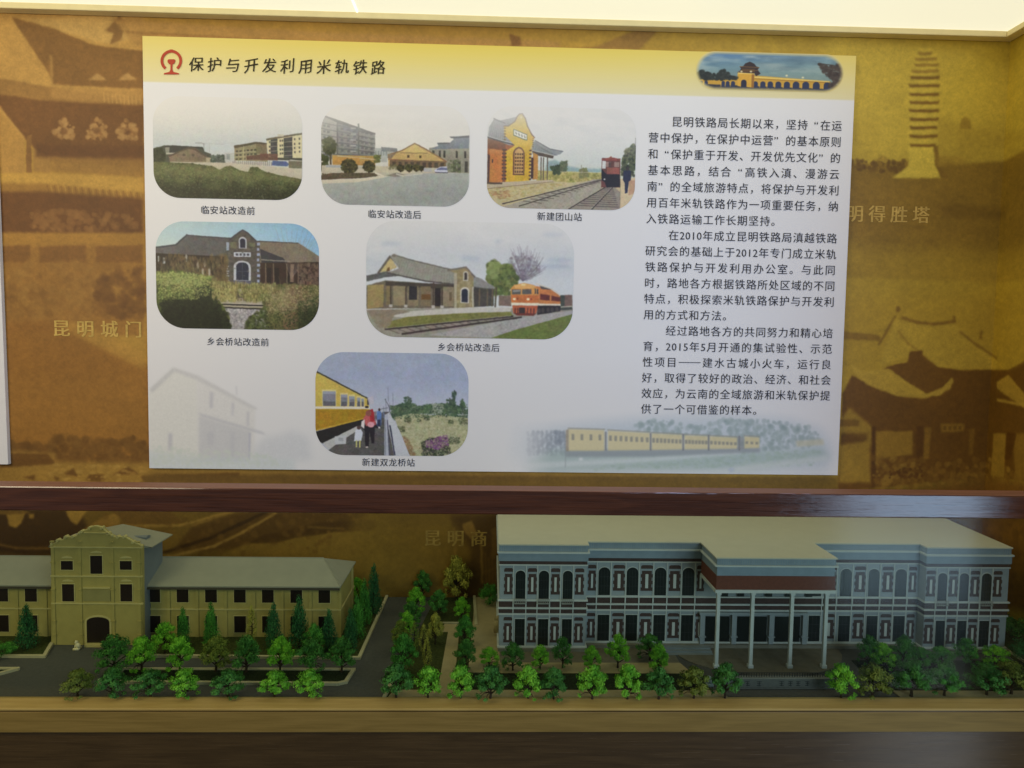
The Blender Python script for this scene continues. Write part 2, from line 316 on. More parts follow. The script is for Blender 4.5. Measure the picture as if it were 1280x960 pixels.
    c.box(204, 395, 214, 640, (110, 84, 70), .8)
    c.poly([(278, 222), (385, 262), (385, 312), (278, 275)], (78, 92, 66)); c.poly([(284, 230), (380, 267), (380, 304), (284, 270)], (228, 228, 206))
    for k in range(4): c.line([(297 + k * 22, 245 + k * 9), (303 + k * 22, 266 + k * 9)], 3, (110, 108, 92)); c.line([(294 + k * 22, 256 + k * 9), (308 + k * 22, 258 + k * 9)], 2, (110, 108, 92))
    c.arch(278, 360, 368, 580, (112, 78, 56), k=.75); c.arch(290, 374, 358, 570, (206, 160, 92), k=.75)
    for y in range(410, 570, 27):
        for x in range(294, 356, 17): c.box(x, y, x + 11, y + 17, (84, 66, 48))
    c.arch(418, 440, 436, 606, (78, 56, 50), k=.8); c.poly([(85, 645), (420, 622), (580, 612), (600, 624), (130, 690), (85, 690)], (186, 170, 140)); c.line([(90, 690), (590, 626)], 3, (150, 128, 92)); c.box(85, 640, 200, 655, (92, 76, 64))
    # the railcar and the walker
    c.box(958, 432, 1102, 660, (106, 62, 54)); c.poly([(955, 440), (1030, 424), (1104, 436), (1102, 450), (958, 452)], (136, 70, 60)); c.box(968, 460, 1094, 500, (150, 120, 108)); c.box(1012, 462, 1048, 510, (86, 64, 60)); c.box(962, 455, 990, 515, (200, 204, 198)); c.box(1000, 505, 1095, 555, (150, 84, 68)); c.box(1030, 455, 1055, 500, (96, 60, 52))
    c.poly([(958, 515), (1000, 560), (1100, 555), (1104, 655), (1000, 662), (985, 620), (958, 605)], (34, 32, 34)); c.ell(982, 598, 7, 7, (206, 206, 200)); c.line([(1020, 426), (1030, 420)], 4, (150, 70, 60))
    c.poly([(1108, 590), (1218, 580), (1218, 720), (1150, 840), (1105, 838)], (206, 184, 140)); c.poly([(1170, 600), (1218, 600), (1218, 700), (1170, 720)], (176, 120, 90), .6)
    c.dabs([(1140, 370), (1190, 320), (1218, 320), (1218, 580), (1115, 560), (1115, 450)], 330, 5, [(40, 46, 34), (78, 84, 54), (110, 116, 80)], .8); c.line([(1212, 270), (1214, 330)], 2, (110, 110, 100))
    c.poly([(1128, 530), (1158, 515), (1185, 530), (1186, 600), (1170, 610), (1162, 700), (1142, 705), (1138, 620), (1124, 600)], (38, 42, 66)); c.ell(1158, 512, 13, 15, (60, 50, 46)); c.line([(1105, 560), (1106, 838)], 2, (120, 110, 90), .6)
    c.grain(.05); return photographic(c, 42)

def paint_bridge_station_before():                            # the derelict stone station among weeds
    c = photo_canvas(55, 38, 1208, 808, (150, 190, 215), 14)
    c.vgrad([(38, (150, 186, 200)), (120, (158, 196, 216)), (250, (190, 210, 210)), (300, (190, 205, 200))])
    n = np.linspace(0, 1, c.w)[None, :, None]; c.a = c.a * (1 - .55 * (1 - n)) + np.array((196, 210, 196), np.float32) * .55 * (1 - n); c.a = c.a * (1 - .6 * n ** 2) + np.array((104, 168, 220), np.float32) * .6 * n ** 2
    c.poly([(55, 225), (200, 205), (275, 135), (580, 150), (600, 300), (55, 290)], (92, 90, 90)); c.poly([(760, 170), (1060, 175), (1130, 220), (1208, 270), (1208, 310), (790, 330)], (128, 116, 96))
    for k in range(30): x = 290 + k * 10; c.line([(x, 150), (x - 60 + k * 2, 285)], 1.2, (62, 62, 64), .6)
    for k in range(36): x = 790 + k * 11; c.line([(x, 178 + max(0, k - 26) * 7), (x - 5 + k * .6, 320)], 1.2, (92, 84, 72), .6)
    c.poly([(790, 225), (950, 285), (1000, 330), (800, 330)], (52, 52, 60), .9); c.line([(800, 303), (1000, 310)], 4, (140, 132, 120)); c.line([(270, 138), (580, 153)], 5, (70, 70, 76)); c.line([(760, 170), (1060, 178)], 4, (80, 72, 70)); c.line([(55, 228), (195, 208), (278, 135)], 6, (64, 66, 72))
    c.poly([(55, 270), (560, 285), (560, 480), (55, 420)], (46, 38, 32)); c.poly([(790, 325), (1208, 310), (1208, 500), (790, 490)], (58, 42, 36)); c.box(70, 290, 78, 345, (190, 200, 204)); c.box(104, 300, 122, 345, (190, 200, 204))
    for x in (830, 885, 980, 1060): c.line([(x, 330), (x, 480)], 4, (112, 96, 76)); c.box(x + 8, 360, x + 40, 470, (30, 26, 28), .7)
    c.poly([(548, 200), (580, 155), (640, 108), (670, 90), (700, 108), (760, 165), (790, 200), (792, 490), (548, 490)], (82, 78, 72)); c.line([(575, 165), (640, 112), (668, 92), (702, 112), (762, 168)], 6, (66, 64, 72))
    c.dabs([(560, 200), (640, 120), (700, 120), (780, 200), (780, 480), (560, 480)], 260, 5, [(60, 58, 56), (108, 100, 88)], .6)
    for k in range(8): c.box(550, 350 + k * 17, 570 - (k % 2) * 6, 360 + k * 17, (172, 182, 196)); c.box(768, 180 + k * 38, 790 - (k % 2) * 6, 200 + k * 38, (150, 162, 186))
    c.box(552, 180, 572, 240, (150, 160, 176)); c.box(580, 180, 625, 225, (120, 124, 84), .6); c.box(715, 180, 755, 210, (120, 124, 84), .5)
    c.arch(640, 140, 696, 225, (176, 180, 184)); c.arch(650, 152, 686, 220, (36, 38, 58)); c.box(605, 252, 725, 284, (196, 204, 212)); c.box(612, 258, 720, 278, (120, 128, 140), .5)
    for k in range(4): c.box(620 + k * 26, 260, 634 + k * 26, 276, (62, 62, 72))
    c.arch(602, 312, 724, 458, (184, 188, 192), k=.35); c.arch(620, 324, 708, 452, (34, 42, 62), k=.35); c.line([(664, 330), (664, 450)], 2, (70, 80, 96)); c.line([(620, 390), (708, 390)], 2, (64, 74, 90)); c.box(600, 455, 730, 485, (92, 92, 104))
    for k in range(26): c.line([(1010, 440), (900 + k * 13, 70 + 90 * abs(math.sin(k * 2.1)))], 1.1, (140, 128, 116), .45)
    c.poly([(1000, 460), (1006, 330), (1030, 330), (1026, 460)], (150, 124, 100), .8)
    c.poly([(55, 400), (460, 420), (560, 480), (1208, 480), (1208, 810), (55, 810)], (112, 108, 62)); c.poly([(400, 590), (800, 590), (860, 650), (360, 650)], (172, 162, 140), .9)
    c.poly([(630, 515), (680, 515), (670, 590), (620, 590)], (150, 140, 120)); c.box(615, 540, 680, 582, (60, 54, 44), .8)
    c.poly([(500, 655), (820, 655), (860, 810), (500, 810)], (156, 152, 150)); c.dabs([(520, 660), (810, 660), (850, 800), (560, 800)], 420, 3, [(106, 104, 108), (176, 172, 172), (208, 204, 200)], .7)
    c.line([(450, 628), (830, 634)], 5, (40, 38, 38)); c.line([(480, 650), (830, 660)], 5, (46, 42, 42)); c.line([(480, 620), (830, 626)], 2, (206, 196, 180))
    c.dabs([(150, 270), (280, 290), (420, 300), (560, 260), (560, 480), (150, 430)], 320, 5, [(84, 66, 40), (132, 108, 62), (60, 52, 36)], .5, 2.2); c.dabs([(420, 470), (620, 470), (620, 600), (430, 600)], 420, 4, [(106, 108, 52), (150, 144, 76), (180, 168, 100)], .6, 2); c.dabs([(660, 500), (900, 480), (900, 600), (680, 600)], 360, 4, [(96, 100, 50), (146, 142, 78)], .6, 2)
    for x, y in ((270, 300), (350, 350), (400, 340), (430, 400), (385, 400)): c.ell(x, y, 8, 28, (190, 186, 168), .8, 1)
    lf = [(55, 400), (150, 390), (300, 400), (440, 440), (470, 560), (560, 700), (580, 810), (55, 810)]
    c.poly(lf, (66, 76, 34)); c.dabs(lf, 900, 6, [(36, 46, 20), (78, 92, 38), (126, 138, 62)], .65); c.dabs([(60, 400), (440, 430), (430, 500), (60, 480)], 260, 5, [(120, 132, 60), (160, 168, 90)], .6)
    c.dabs([(80, 620), (480, 600), (570, 760), (580, 810), (120, 810)], 800, 6, [(16, 22, 14), (34, 46, 22), (52, 66, 32)], .75)
    c.dabs([(330, 520), (430, 500), (480, 620), (350, 640)], 160, 6, [(24, 32, 20), (50, 62, 32)], .7)
    rt = [(810, 580), (900, 480), (1050, 470), (1208, 480), (1208, 810), (840, 810)]
    c.dabs(rt, 900, 6, [(74, 72, 38), (112, 110, 58), (56, 64, 32)], .6); c.dabs([(960, 500), (1080, 470), (1110, 800), (960, 800)], 420, 5, [(106, 78, 56), (140, 112, 76), (90, 74, 54)], .5, 1.8); c.dabs([(1060, 600), (1208, 560), (1208, 800), (1060, 800)], 360, 5, [(40, 50, 26), (84, 98, 48)], .7)
    c.dabs([(690, 740), (820, 640), (860, 810), (680, 810)], 220, 5, [(38, 46, 22), (92, 104, 50)], .7); c.dabs([(1050, 320), (1208, 320), (1208, 480), (1060, 470)], 240, 4, [(96, 74, 60), (130, 106, 84)], .5)
    c.dabs([(60, 400), (300, 400), (440, 440), (430, 560), (330, 600), (70, 600)], 1500, 2.2, [(52, 62, 28), (110, 124, 56), (186, 192, 110), (150, 158, 84)], .65); c.dabs([(80, 600), (470, 600), (570, 760), (580, 810), (110, 810)], 1500, 2.2, [(8, 12, 8), (26, 36, 16), (60, 76, 36), (16, 22, 12)], .6)
    c.dabs([(820, 580), (1000, 480), (1208, 480), (1208, 660), (840, 700)], 1400, 2.2, [(84, 80, 48), (150, 140, 90), (180, 164, 116), (70, 62, 38)], .6); c.dabs([(830, 680), (1208, 640), (1208, 810), (830, 810)], 1000, 2.2, [(26, 32, 16), (74, 84, 40), (116, 118, 64)], .6); c.dabs([(430, 470), (900, 470), (880, 600), (450, 600)], 900, 2, [(90, 88, 44), (190, 180, 110), (70, 62, 34)], .6, 2)
    c.dabs([(55, 300), (540, 300), (540, 400), (55, 400)], 300, 3, [(30, 24, 20), (84, 70, 48), (120, 104, 70)], .5, 2.4)
    c.poly([(60, 640), (300, 600), (480, 640), (580, 810), (60, 810)], (14, 18, 10), .55, 22); c.poly([(70, 420), (300, 400), (440, 450), (330, 540), (90, 520)], (176, 180, 110), .28, 20); c.poly([(1060, 640), (1208, 600), (1208, 810), (1040, 810)], (20, 26, 14), .45, 20); c.poly([(850, 540), (1000, 490), (1040, 620), (880, 660)], (190, 176, 120), .3, 16)
    for k in range(40): x = 80 + c.r.rand() * 480; y = 380 + c.r.rand() * 250; c.line([(x, y), (x + c.r.rand() * 40 - 20, y - 30 - c.r.rand() * 50)], 1, (170, 166, 104), .5)
    for k in range(60): x = 860 + c.r.rand() * 340; y = 470 + c.r.rand() * 300; c.line([(x, y), (x + c.r.rand() * 50 - 25, y - 40 - c.r.rand() * 60)], 1, (160, 134, 100), .4)
    for k in range(30): x = 560 + c.r.rand() * 230; y = 200 + c.r.rand() * 270; c.box(x, y, x + 14, y + 7, (110, 104, 96) if k % 2 else (56, 54, 56), .5)
    c.grain(.05); return photographic(c, 43)

def paint_bridge_station_after():                             # the restored station with an orange diesel
    c = photo_canvas(52, 28, 1222, 694, (206, 208, 208), 15)
    c.vgrad([(28, (208, 209, 206)), (200, (200, 204, 206)), (400, (204, 209, 210)), (520, (206, 208, 204))])
    c.clouds(28, 420, (170, 182, 196), .65, 70, 2.6); c.clouds(28, 330, (222, 222, 218), .6, 50, 2.4)
    for x, y, rx in ((190, 160, 60), (635, 235, 55), (1140, 235, 80), (1130, 270, 90), (1100, 90, 60), (790, 135, 20)): c.ell(x, y, rx, 11, (158, 172, 190), .6, 5)
    for k in range(60):
        a = -2.9 + k * .045 + c.r.rand() * .2; L = 120 + c.r.rand() * 60; c.line([(935, 360), (940 + L * .5 * math.cos(a), 340 + L * .6 * math.sin(a)), (945 + L * .78 * math.cos(a - .1), 335 + L * 1.05 * math.sin(a - .05))], 1.1, (104, 96, 108), .55)
    c.dabs([(860, 230), (940, 190), (1020, 240), (1040, 310), (960, 360), (880, 320)], 260, 3, [(110, 98, 108), (146, 136, 140)], .45)
    c.dabs([(735, 270), (770, 240), (800, 270), (860, 265), (915, 350), (860, 440), (760, 440), (730, 350)], 520, 5, [(84, 96, 48), (124, 138, 66), (60, 72, 38)], .75); c.dabs([(740, 260), (800, 250), (790, 340), (735, 350)], 150, 4, [(150, 164, 96), (120, 136, 70)], .7)
    c.line([(785, 400), (780, 510)], 4, (84, 74, 58)); c.box(800, 445, 870, 505, (126, 104, 88))
    # roof and walls
    c.poly([(55, 400), (160, 370), (555, 390), (560, 520), (55, 535)], (112, 102, 82)); c.poly([(60, 400), (150, 392), (150, 520), (60, 535)], (158, 138, 84)); c.poly([(160, 375), (555, 385), (555, 415), (160, 400)], (70, 62, 54), .9)
    for x0, x1, cc in ((165, 195, (134, 116, 76)), (205, 272, (150, 134, 98)), (285, 345, (140, 126, 92)), (360, 415, (128, 112, 80)), (485, 545, (146, 132, 100))): c.box(x0, 400, x1, 512, cc, .9)
    c.box(292, 400, 338, 478, (52, 48, 50)); c.box(362, 445, 415, 476, (112, 80, 42)); c.box(438, 408, 472, 512, (48, 42, 40)); c.box(520, 430, 535, 480, (110, 96, 70))
    for x in (190, 275, 430, 480): c.line([(x, 380), (x, 515)], 4, (78, 66, 54)); c.box(x - 9, 508, x + 9, 524, (186, 180, 168))
    c.poly([(120, 325), (185, 232), (225, 295), (160, 320)], (196, 178, 118)); c.poly([(170, 300), (182, 290), (185, 318), (165, 320)], (110, 86, 50)); c.line([(120, 328), (186, 232), (250, 300)], 6, (104, 98, 86))
    c.poly([(185, 230), (215, 222), (300, 250), (520, 305), (560, 315), (560, 386), (380, 368), (170, 325), (235, 300)], (146, 144, 130)); c.poly([(55, 345), (165, 318), (240, 342), (160, 352), (55, 378)], (96, 96, 92))
    for k in range(24): c.line([(225 + k * 14, 238 + k * 3.4), (185 + k * 16, 326 + k * 2.6)], 1.0, (120, 118, 108), .6)
    c.line([(170, 326), (380, 369), (560, 387)], 4, (84, 80, 74)); c.line([(205, 222), (300, 250), (530, 303)], 4, (112, 108, 100)); c.ell(208, 226, 14, 8, (120, 112, 100))
    c.poly([(655, 335), (700, 350), (780, 400), (770, 412), (655, 402)], (140, 140, 132)); c.poly([(655, 402), (770, 412), (772, 505), (655, 515)], (74, 70, 62)); c.line([(655, 400), (775, 412)], 3, (84, 82, 76))
    for x in (690, 735, 762): c.line([(x, 408), (x, 506)], 4, (104, 92, 70))
    c.poly([(515, 305), (600, 288), (612, 286), (655, 335), (658, 515), (555, 520), (555, 385), (545, 320)], (150, 134, 92)); c.line([(510, 306), (612, 286), (660, 340)], 5, (118, 112, 96)); c.dabs([(560, 330), (640, 310), (650, 510), (560, 515)], 160, 4, [(128, 112, 74), (180, 166, 124)], .6)
    c.poly([(545, 318), (562, 320), (562, 520), (548, 520)], (176, 166, 136)); c.line([(652, 400), (655, 515)], 5, (186, 178, 150)); c.arch(596, 308, 626, 364, (196, 190, 168)); c.arch(603, 316, 619, 358, (62, 56, 52)); c.arch(582, 400, 632, 492, (206, 200, 180), k=.4); c.arch(589, 410, 625, 487, (46, 48, 62), k=.4)
    # ground
    c.poly([(55, 540), (560, 520), (870, 515), (1222, 510), (1222, 700), (52, 700)], (150, 146, 128)); c.poly([(180, 575), (280, 545), (560, 520), (870, 512), (870, 535), (560, 560), (250, 580)], (196, 192, 178)); c.poly([(55, 540), (240, 535), (300, 548), (180, 575), (80, 580)], (138, 126, 106))
    c.poly([(130, 620), (290, 575), (560, 552), (870, 538), (880, 560), (560, 600), (160, 645)], (124, 124, 58)); c.dabs([(140, 625), (300, 580), (860, 545), (560, 600)], 320, 4, [(98, 104, 44), (146, 142, 76)], .5, .5); c.dabs([(80, 570), (200, 570), (180, 640), (130, 640)], 100, 5, [(128, 112, 88), (150, 140, 112)], .5)
    c.poly([(400, 680), (940, 565), (1222, 525), (1222, 560), (780, 690)], (168, 164, 158)); c.dabs([(420, 680), (960, 570), (1180, 540), (800, 680)], 520, 2.5, [(136, 132, 128), (190, 186, 178)], .6, .7)
    c.poly([(760, 690), (900, 640), (1222, 545), (1222, 700)], (106, 122, 50)); c.dabs([(780, 690), (1218, 560), (1218, 694)], 320, 4, [(84, 102, 38), (132, 144, 66)], .5, .6)
    c.poly([(155, 650), (880, 562), (960, 566), (280, 684)], (146, 136, 122)); c.line([(160, 650), (880, 563)], 5, (58, 48, 44)); c.line([(255, 676), (930, 568)], 5, (62, 52, 48)); c.line([(160, 645), (870, 560)], 1.4, (190, 182, 168), .8)
    for k in range(14): t = k / 14; c.line([(180 + 680 * t, 652 - 86 * t), (240 + 640 * t, 674 - 100 * t)], 2.2, (84, 72, 62), .7)
    # locomotive
    c.poly([(1145, 435), (1215, 440), (1218, 520), (1145, 525)], (70, 74, 64)); c.box(1175, 435, 1218, 500, (120, 92, 80)); c.line([(1150, 505), (1218, 500)], 3, (190, 184, 160))
    c.poly([(1010, 385), (1090, 402), (1148, 440), (1152, 495), (1020, 500)], (204, 122, 62)); c.poly([(1035, 430), (1150, 448), (1150, 474), (1035, 466)], (104, 46, 36)); c.line([(1095, 440), (1095, 472)], 5, (204, 122, 62)); c.poly([(1020, 488), (1152, 488), (1152, 498), (1020, 500)], (224, 214, 190)); c.poly([(1030, 384), (1090, 396), (1095, 408), (1040, 402)], (84, 78, 76)); c.line([(1010, 372), (1100, 402), (1148, 436)], 4, (206, 200, 184))
    c.poly([(1018, 500), (1152, 498), (1152, 530), (1020, 552)], (44, 40, 40))
    for x in (1030, 1052, 1082, 1106, 1132): c.ell(x, 528 - (x - 1030) * .08, 9, 14, (74, 66, 60))
    c.poly([(866, 405), (885, 383), (940, 370), (1005, 382), (1026, 410), (1026, 498), (872, 498)], (218, 146, 66)); c.poly([(870, 440), (1026, 440), (1026, 486), (872, 486)], (206, 112, 52)); c.poly([(885, 385), (940, 372), (1005, 384), (1000, 400), (890, 402)], (226, 170, 92))
    c.poly([(872, 410), (985, 404), (985, 434), (874, 438)], (92, 92, 84)); c.line([(928, 406), (928, 436)], 4, (216, 150, 80)); c.poly([(880, 413), (922, 410), (922, 420), (880, 424)], (168, 170, 160), .7); c.poly([(1004, 400), (1024, 404), (1024, 432), (1004, 432)], (62, 58, 58)); c.line([(1013, 402), (1013, 432)], 3, (206, 150, 90))
    for x in (888, 966): c.ell(x, 463, 9, 7, (246, 226, 180)); c.ell(x + 18, 463, 5, 5, (150, 60, 40))
    c.poly([(870, 485), (1026, 485), (1026, 498), (872, 498)], (232, 222, 190)); c.poly([(876, 500), (1022, 500), (1014, 545), (960, 556), (884, 548)], (190, 92, 54)); c.box(915, 512, 950, 548, (62, 46, 44)); c.poly([(884, 545), (1014, 543), (1000, 558), (900, 558)], (120, 52, 40))
    for x in (890, 905, 962, 980, 998): c.box(x, 515, x + 6, 550, (90, 50, 44))
    c.ell(938, 380, 14, 5, (240, 216, 150)); c.grain(.045); return photographic(c, 44)

def paint_train_platform():                                   # a yellow train beside a timber walkway
    c = photo_canvas(54, 58, 1190, 830, (160, 172, 196), 16)
    c.vgrad([(58, (158, 170, 190)), (250, (160, 172, 198)), (430, (178, 186, 204)), (520, (186, 190, 200))]); c.clouds(58, 440, (176, 178, 200), .5, 120, 2)
    c.dabs([(600, 470), (760, 430), (800, 460), (940, 440), (1000, 440), (1100, 450), (1188, 470), (1188, 540), (900, 520), (650, 560), (600, 520)], 520, 6, [(48, 72, 56), (84, 110, 78), (120, 140, 104)], .75)
    for x, y0, y1, w in ((740, 380, 480, 26), (1085, 330, 500, 12), (1055, 390, 500, 26), (1150, 400, 460, 12), (700, 430, 520, 22)): c.line([(x, y0), (x, y1)], 2, (70, 80, 72)); c.dabs([(x - w, y0 + 10), (x, y0), (x + w, y0 + 20), (x + w, y1), (x - w, y1)], 60, 4, [(52, 74, 58), (92, 116, 84)], .7)
    c.dabs([(925, 440), (1005, 440), (1005, 510), (925, 510)], 100, 4, [(176, 184, 168), (120, 134, 110)], .7); c.box(830, 510, 950, 530, (186, 190, 196), .8); c.box(1110, 510, 1188, 525, (196, 200, 204), .7)
    c.poly([(640, 540), (760, 510), (900, 520), (1000, 520), (1190, 540), (1190, 830), (740, 830)], (176, 176, 132)); c.dabs([(660, 550), (900, 520), (1188, 545), (1188, 820), (760, 820)], 520, 7, [(146, 148, 98), (190, 186, 142), (204, 200, 160)], .5, .5)
    for x, y, r in ((885, 545, 16), (740, 560, 20), (825, 565, 10), (1155, 565, 30), (1090, 710, 38), (1060, 570, 14), (690, 630, 26)): c.dabs([(x - r, y - r * .6), (x + r, y - r * .6), (x + r, y + r * .6), (x - r, y + r * .6)], int(r * 3), 4, [(70, 80, 56), (104, 112, 74)], .7)
    c.dabs([(690, 680), (740, 700), (800, 830), (740, 830)], 160, 5, [(130, 92, 66), (166, 140, 96)], .6); c.dabs([(850, 730), (900, 700), (1040, 700), (1060, 800), (1000, 828), (850, 828)], 520, 5, [(40, 48, 36), (64, 78, 50), (92, 74, 84)], .75); c.dabs([(880, 720), (960, 690), (1030, 670), (1050, 740), (960, 780), (880, 760)], 260, 4, [(84, 44, 84), (130, 78, 128), (150, 98, 146)], .75)
    # walkway and railing
    c.poly([(560, 500), (600, 500), (760, 830), (110, 830), (370, 610), (520, 520)], (92, 90, 88)); c.dabs([(300, 700), (560, 560), (560, 828), (200, 828)], 260, 5, [(74, 74, 72), (112, 110, 106)], .5, .5)
    c.poly([(575, 520), (605, 500), (630, 560), (680, 640), (758, 830), (640, 830)], (196, 200, 206)); c.poly([(566, 520), (592, 516), (600, 830), (565, 830)], (176, 182, 196)); c.poly([(600, 600), (612, 600), (650, 828), (640, 828)], (70, 72, 92)); c.poly([(585, 560), (592, 560), (612, 828), (600, 828)], (84, 86, 104)); c.line([(572, 560), (574, 828)], 2, (110, 114, 132))
    for x, y0, y1 in ((575, 400, 520), (603, 430, 520), (592, 320, 420), (628, 360, 520), (560, 460, 520)): c.line([(x, y0), (x + 3, y1)], 2, (110, 116, 130), .7)
    c.line([(570, 405), (600, 460), (605, 500)], 3, (104, 110, 122)); c.line([(540, 480), (590, 470)], 3, (120, 126, 140))
    # train
    c.poly([(55, 200), (440, 400), (455, 480), (430, 560), (55, 650)], (196, 158, 46)); c.poly([(55, 212), (300, 335), (445, 408), (450, 470), (55, 480)], (206, 180, 78)); c.poly([(55, 490), (455, 485), (420, 545), (55, 640)], (176, 134, 30)); c.line([(58, 204), (440, 402)], 6, (66, 62, 48)); c.line([(55, 475), (452, 472)], 9, (222, 216, 196)); c.line([(80, 222), (440, 408)], 2, (220, 200, 120), .6)
    for x0, x1 in ((108, 204), (242, 290), (304, 344), (362, 386), (394, 414)):
        t = (x0 + x1) / 2 - 55; y0 = 322 + t * .21; y1 = 462
        c.box(x0 - 5, y0 - 5, x1 + 5, y1 + 2, (222, 204, 130)); c.box(x0, y0 + 8, x1, y1, (150, 158, 170)); c.box(x0, y0 + 30, x1, y1, (110, 112, 120), .6); c.box(x0 + 4, y1 - 34, x1 - 4, y1, (70, 66, 68), .5)
    c.box(438, 408, 454, 450, (66, 66, 66)); c.poly([(440, 400), (480, 380), (490, 440), (452, 450)], (196, 190, 200), .8)
    c.poly([(55, 655), (420, 555), (440, 570), (380, 610), (110, 745), (55, 720)], (44, 42, 42)); c.poly([(110, 740), (360, 612), (390, 625), (150, 790)], (186, 186, 182)); c.poly([(195, 690), (285, 680), (280, 745), (200, 752)], (190, 194, 196)); c.box(225, 700, 260, 725, (150, 156, 164), .8)
    # people
    c.poly([(420, 560), (440, 490), (475, 485), (500, 560), (530, 625), (495, 620), (490, 740), (470, 740), (455, 650), (450, 765), (425, 765), (418, 640), (395, 620)], (44, 40, 46)); c.poly([(405, 560), (440, 500), (490, 500), (505, 600), (430, 610)], (196, 92, 92)); c.poly([(450, 490), (480, 480), (495, 570), (462, 580)], (176, 44, 52)); c.poly([(395, 575), (420, 560), (415, 630), (392, 610)], (226, 216, 212)); c.ell(448, 512, 22, 22, (150, 84, 76)); c.line([(500, 560), (530, 622)], 6, (226, 216, 216)); c.ell(465, 598, 26, 22, (224, 156, 166))
    c.poly([(350, 640), (385, 620), (405, 660), (395, 720), (340, 725)], (206, 212, 222)); c.ell(375, 622, 15, 15, (84, 64, 60)); c.line([(360, 720), (358, 765)], 5, (206, 200, 120)); c.line([(384, 720), (384, 768)], 5, (214, 206, 110)); c.ell(436, 768, 10, 5, (220, 206, 196)); c.ell(434, 466, 14, 8, (44, 40, 42))
    c.poly([(508, 500), (530, 485), (545, 510), (542, 600), (512, 610)], (92, 128, 186)); c.box(514, 560, 538, 612, (52, 56, 84)); c.ell(528, 484, 9, 10, (70, 56, 54)); c.poly([(552, 500), (566, 498), (568, 545), (552, 548)], (104, 116, 150), .8); c.poly([(488, 500), (506, 495), (505, 580), (490, 560)], (120, 110, 120), .8)
    c.dabs([(640, 540), (1188, 545), (1188, 830), (760, 830)], 1500, 2.2, [(120, 124, 80), (206, 204, 168), (150, 146, 100)], .5); c.dabs([(600, 450), (1188, 440), (1188, 530), (640, 550)], 900, 2.2, [(30, 50, 38), (110, 134, 92), (64, 88, 60)], .6)
    c.grain(.05); return photographic(c, 45)

def paint_arched_bridge(edge):                                # night view of a bridge with a pavilion; fades into the yellow header
    c = photo_canvas(112, 78, 1142, 372, (110, 140, 170), 17, .55)
    c.vgrad([(78, (84, 124, 176)), (160, (110, 148, 172)), (240, (116, 146, 152)), (300, (110, 130, 130))]); n = np.linspace(0, 1, c.w)[None, :, None]
    c.a = c.a * (1 - .5 * n) + np.array((166, 186, 168), np.float32) * .5 * n; c.clouds(78, 330, (206, 214, 200), .8, 40, 4); c.clouds(78, 330, (66, 92, 110), .6, 34, 4)
    c.box(112, 312, 1142, 372, (52, 54, 62)); c.dabs([(120, 320), (1130, 320), (1120, 365), (150, 360)], 300, 4, [(40, 44, 56), (96, 84, 66), (140, 116, 70)], .5, .4)
    c.poly([(400, 260), (520, 255), (1050, 285), (1055, 345), (112, 330), (112, 295), (280, 285), (400, 290)], (206, 160, 60)); c.poly([(520, 262), (1045, 284), (1045, 292), (520, 275)], (236, 206, 110)); c.line([(520, 280), (1045, 296)], 2, (150, 100, 40))
    for x, r in ((150, 12), (185, 12), (305, 13), (335, 13), (372, 14), (447, 20), (528, 17), (580, 18), (632, 19), (688, 20), (748, 21), (812, 23), (880, 24), (954, 24), (1030, 24)): c.arch(x - r, 318 - r * 1.05, x + r, 350, (44, 54, 84)); c.line([(x - r - 4, 345), (x - r - 4, 310)], 3, (226, 180, 80), .8)
    c.poly([(402, 238), (520, 238), (518, 350), (404, 340)], (222, 170, 62)); c.arch(428, 290, 466, 345, (38, 40, 60)); c.box(404, 236, 520, 246, (246, 210, 110)); c.box(500, 246, 518, 350, (130, 84, 40), .7)
    c.poly([(412, 236), (424, 205), (415, 190), (440, 185), (452, 165), (484, 150), (515, 165), (530, 185), (552, 192), (540, 212), (562, 240), (530, 262), (520, 240)], (56, 44, 44)); c.line([(415, 190), (550, 194)], 3, (130, 96, 56)); c.line([(402, 236), (420, 222), (545, 216)], 3, (110, 84, 54)); c.box(430, 205, 520, 232, (104, 76, 44), .8)
    for x, y in ((428, 228), (494, 226), (744, 250), (858, 262)): c.ell(x, y, 8, 7, (250, 240, 190), .9, 1)
    c.dabs([(112, 250), (150, 228), (200, 245), (260, 250), (300, 215), (330, 230), (360, 265), (400, 270), (400, 290), (112, 300)], 300, 5, [(30, 36, 34), (56, 62, 54)], .8); c.dabs([(960, 150), (1040, 170), (1110, 150), (1142, 200), (1142, 330), (1040, 330), (1060, 270), (1000, 220)], 300, 6, [(54, 44, 42), (92, 80, 70)], .6); c.line([(970, 150), (1060, 160)], 3, (66, 56, 50)); c.line([(990, 190), (1080, 200)], 3, (66, 56, 50))
    c.grain(.05)
    X = (np.arange(c.w) + .5) / c.w * 1030; Y = (np.arange(c.h) + .5) / c.h * 294; r = 147
    dx = np.maximum(np.abs(X - 515) - (515 - r), 0)[None, :]; dy = np.abs(Y - 147)[:, None]; d = r - np.hypot(dx, dy)
    a = np.clip(d / 26, 0, 1)[..., None]; c.a = c.a * a + np.array(edge, np.float32) * (1 - a); return c.a

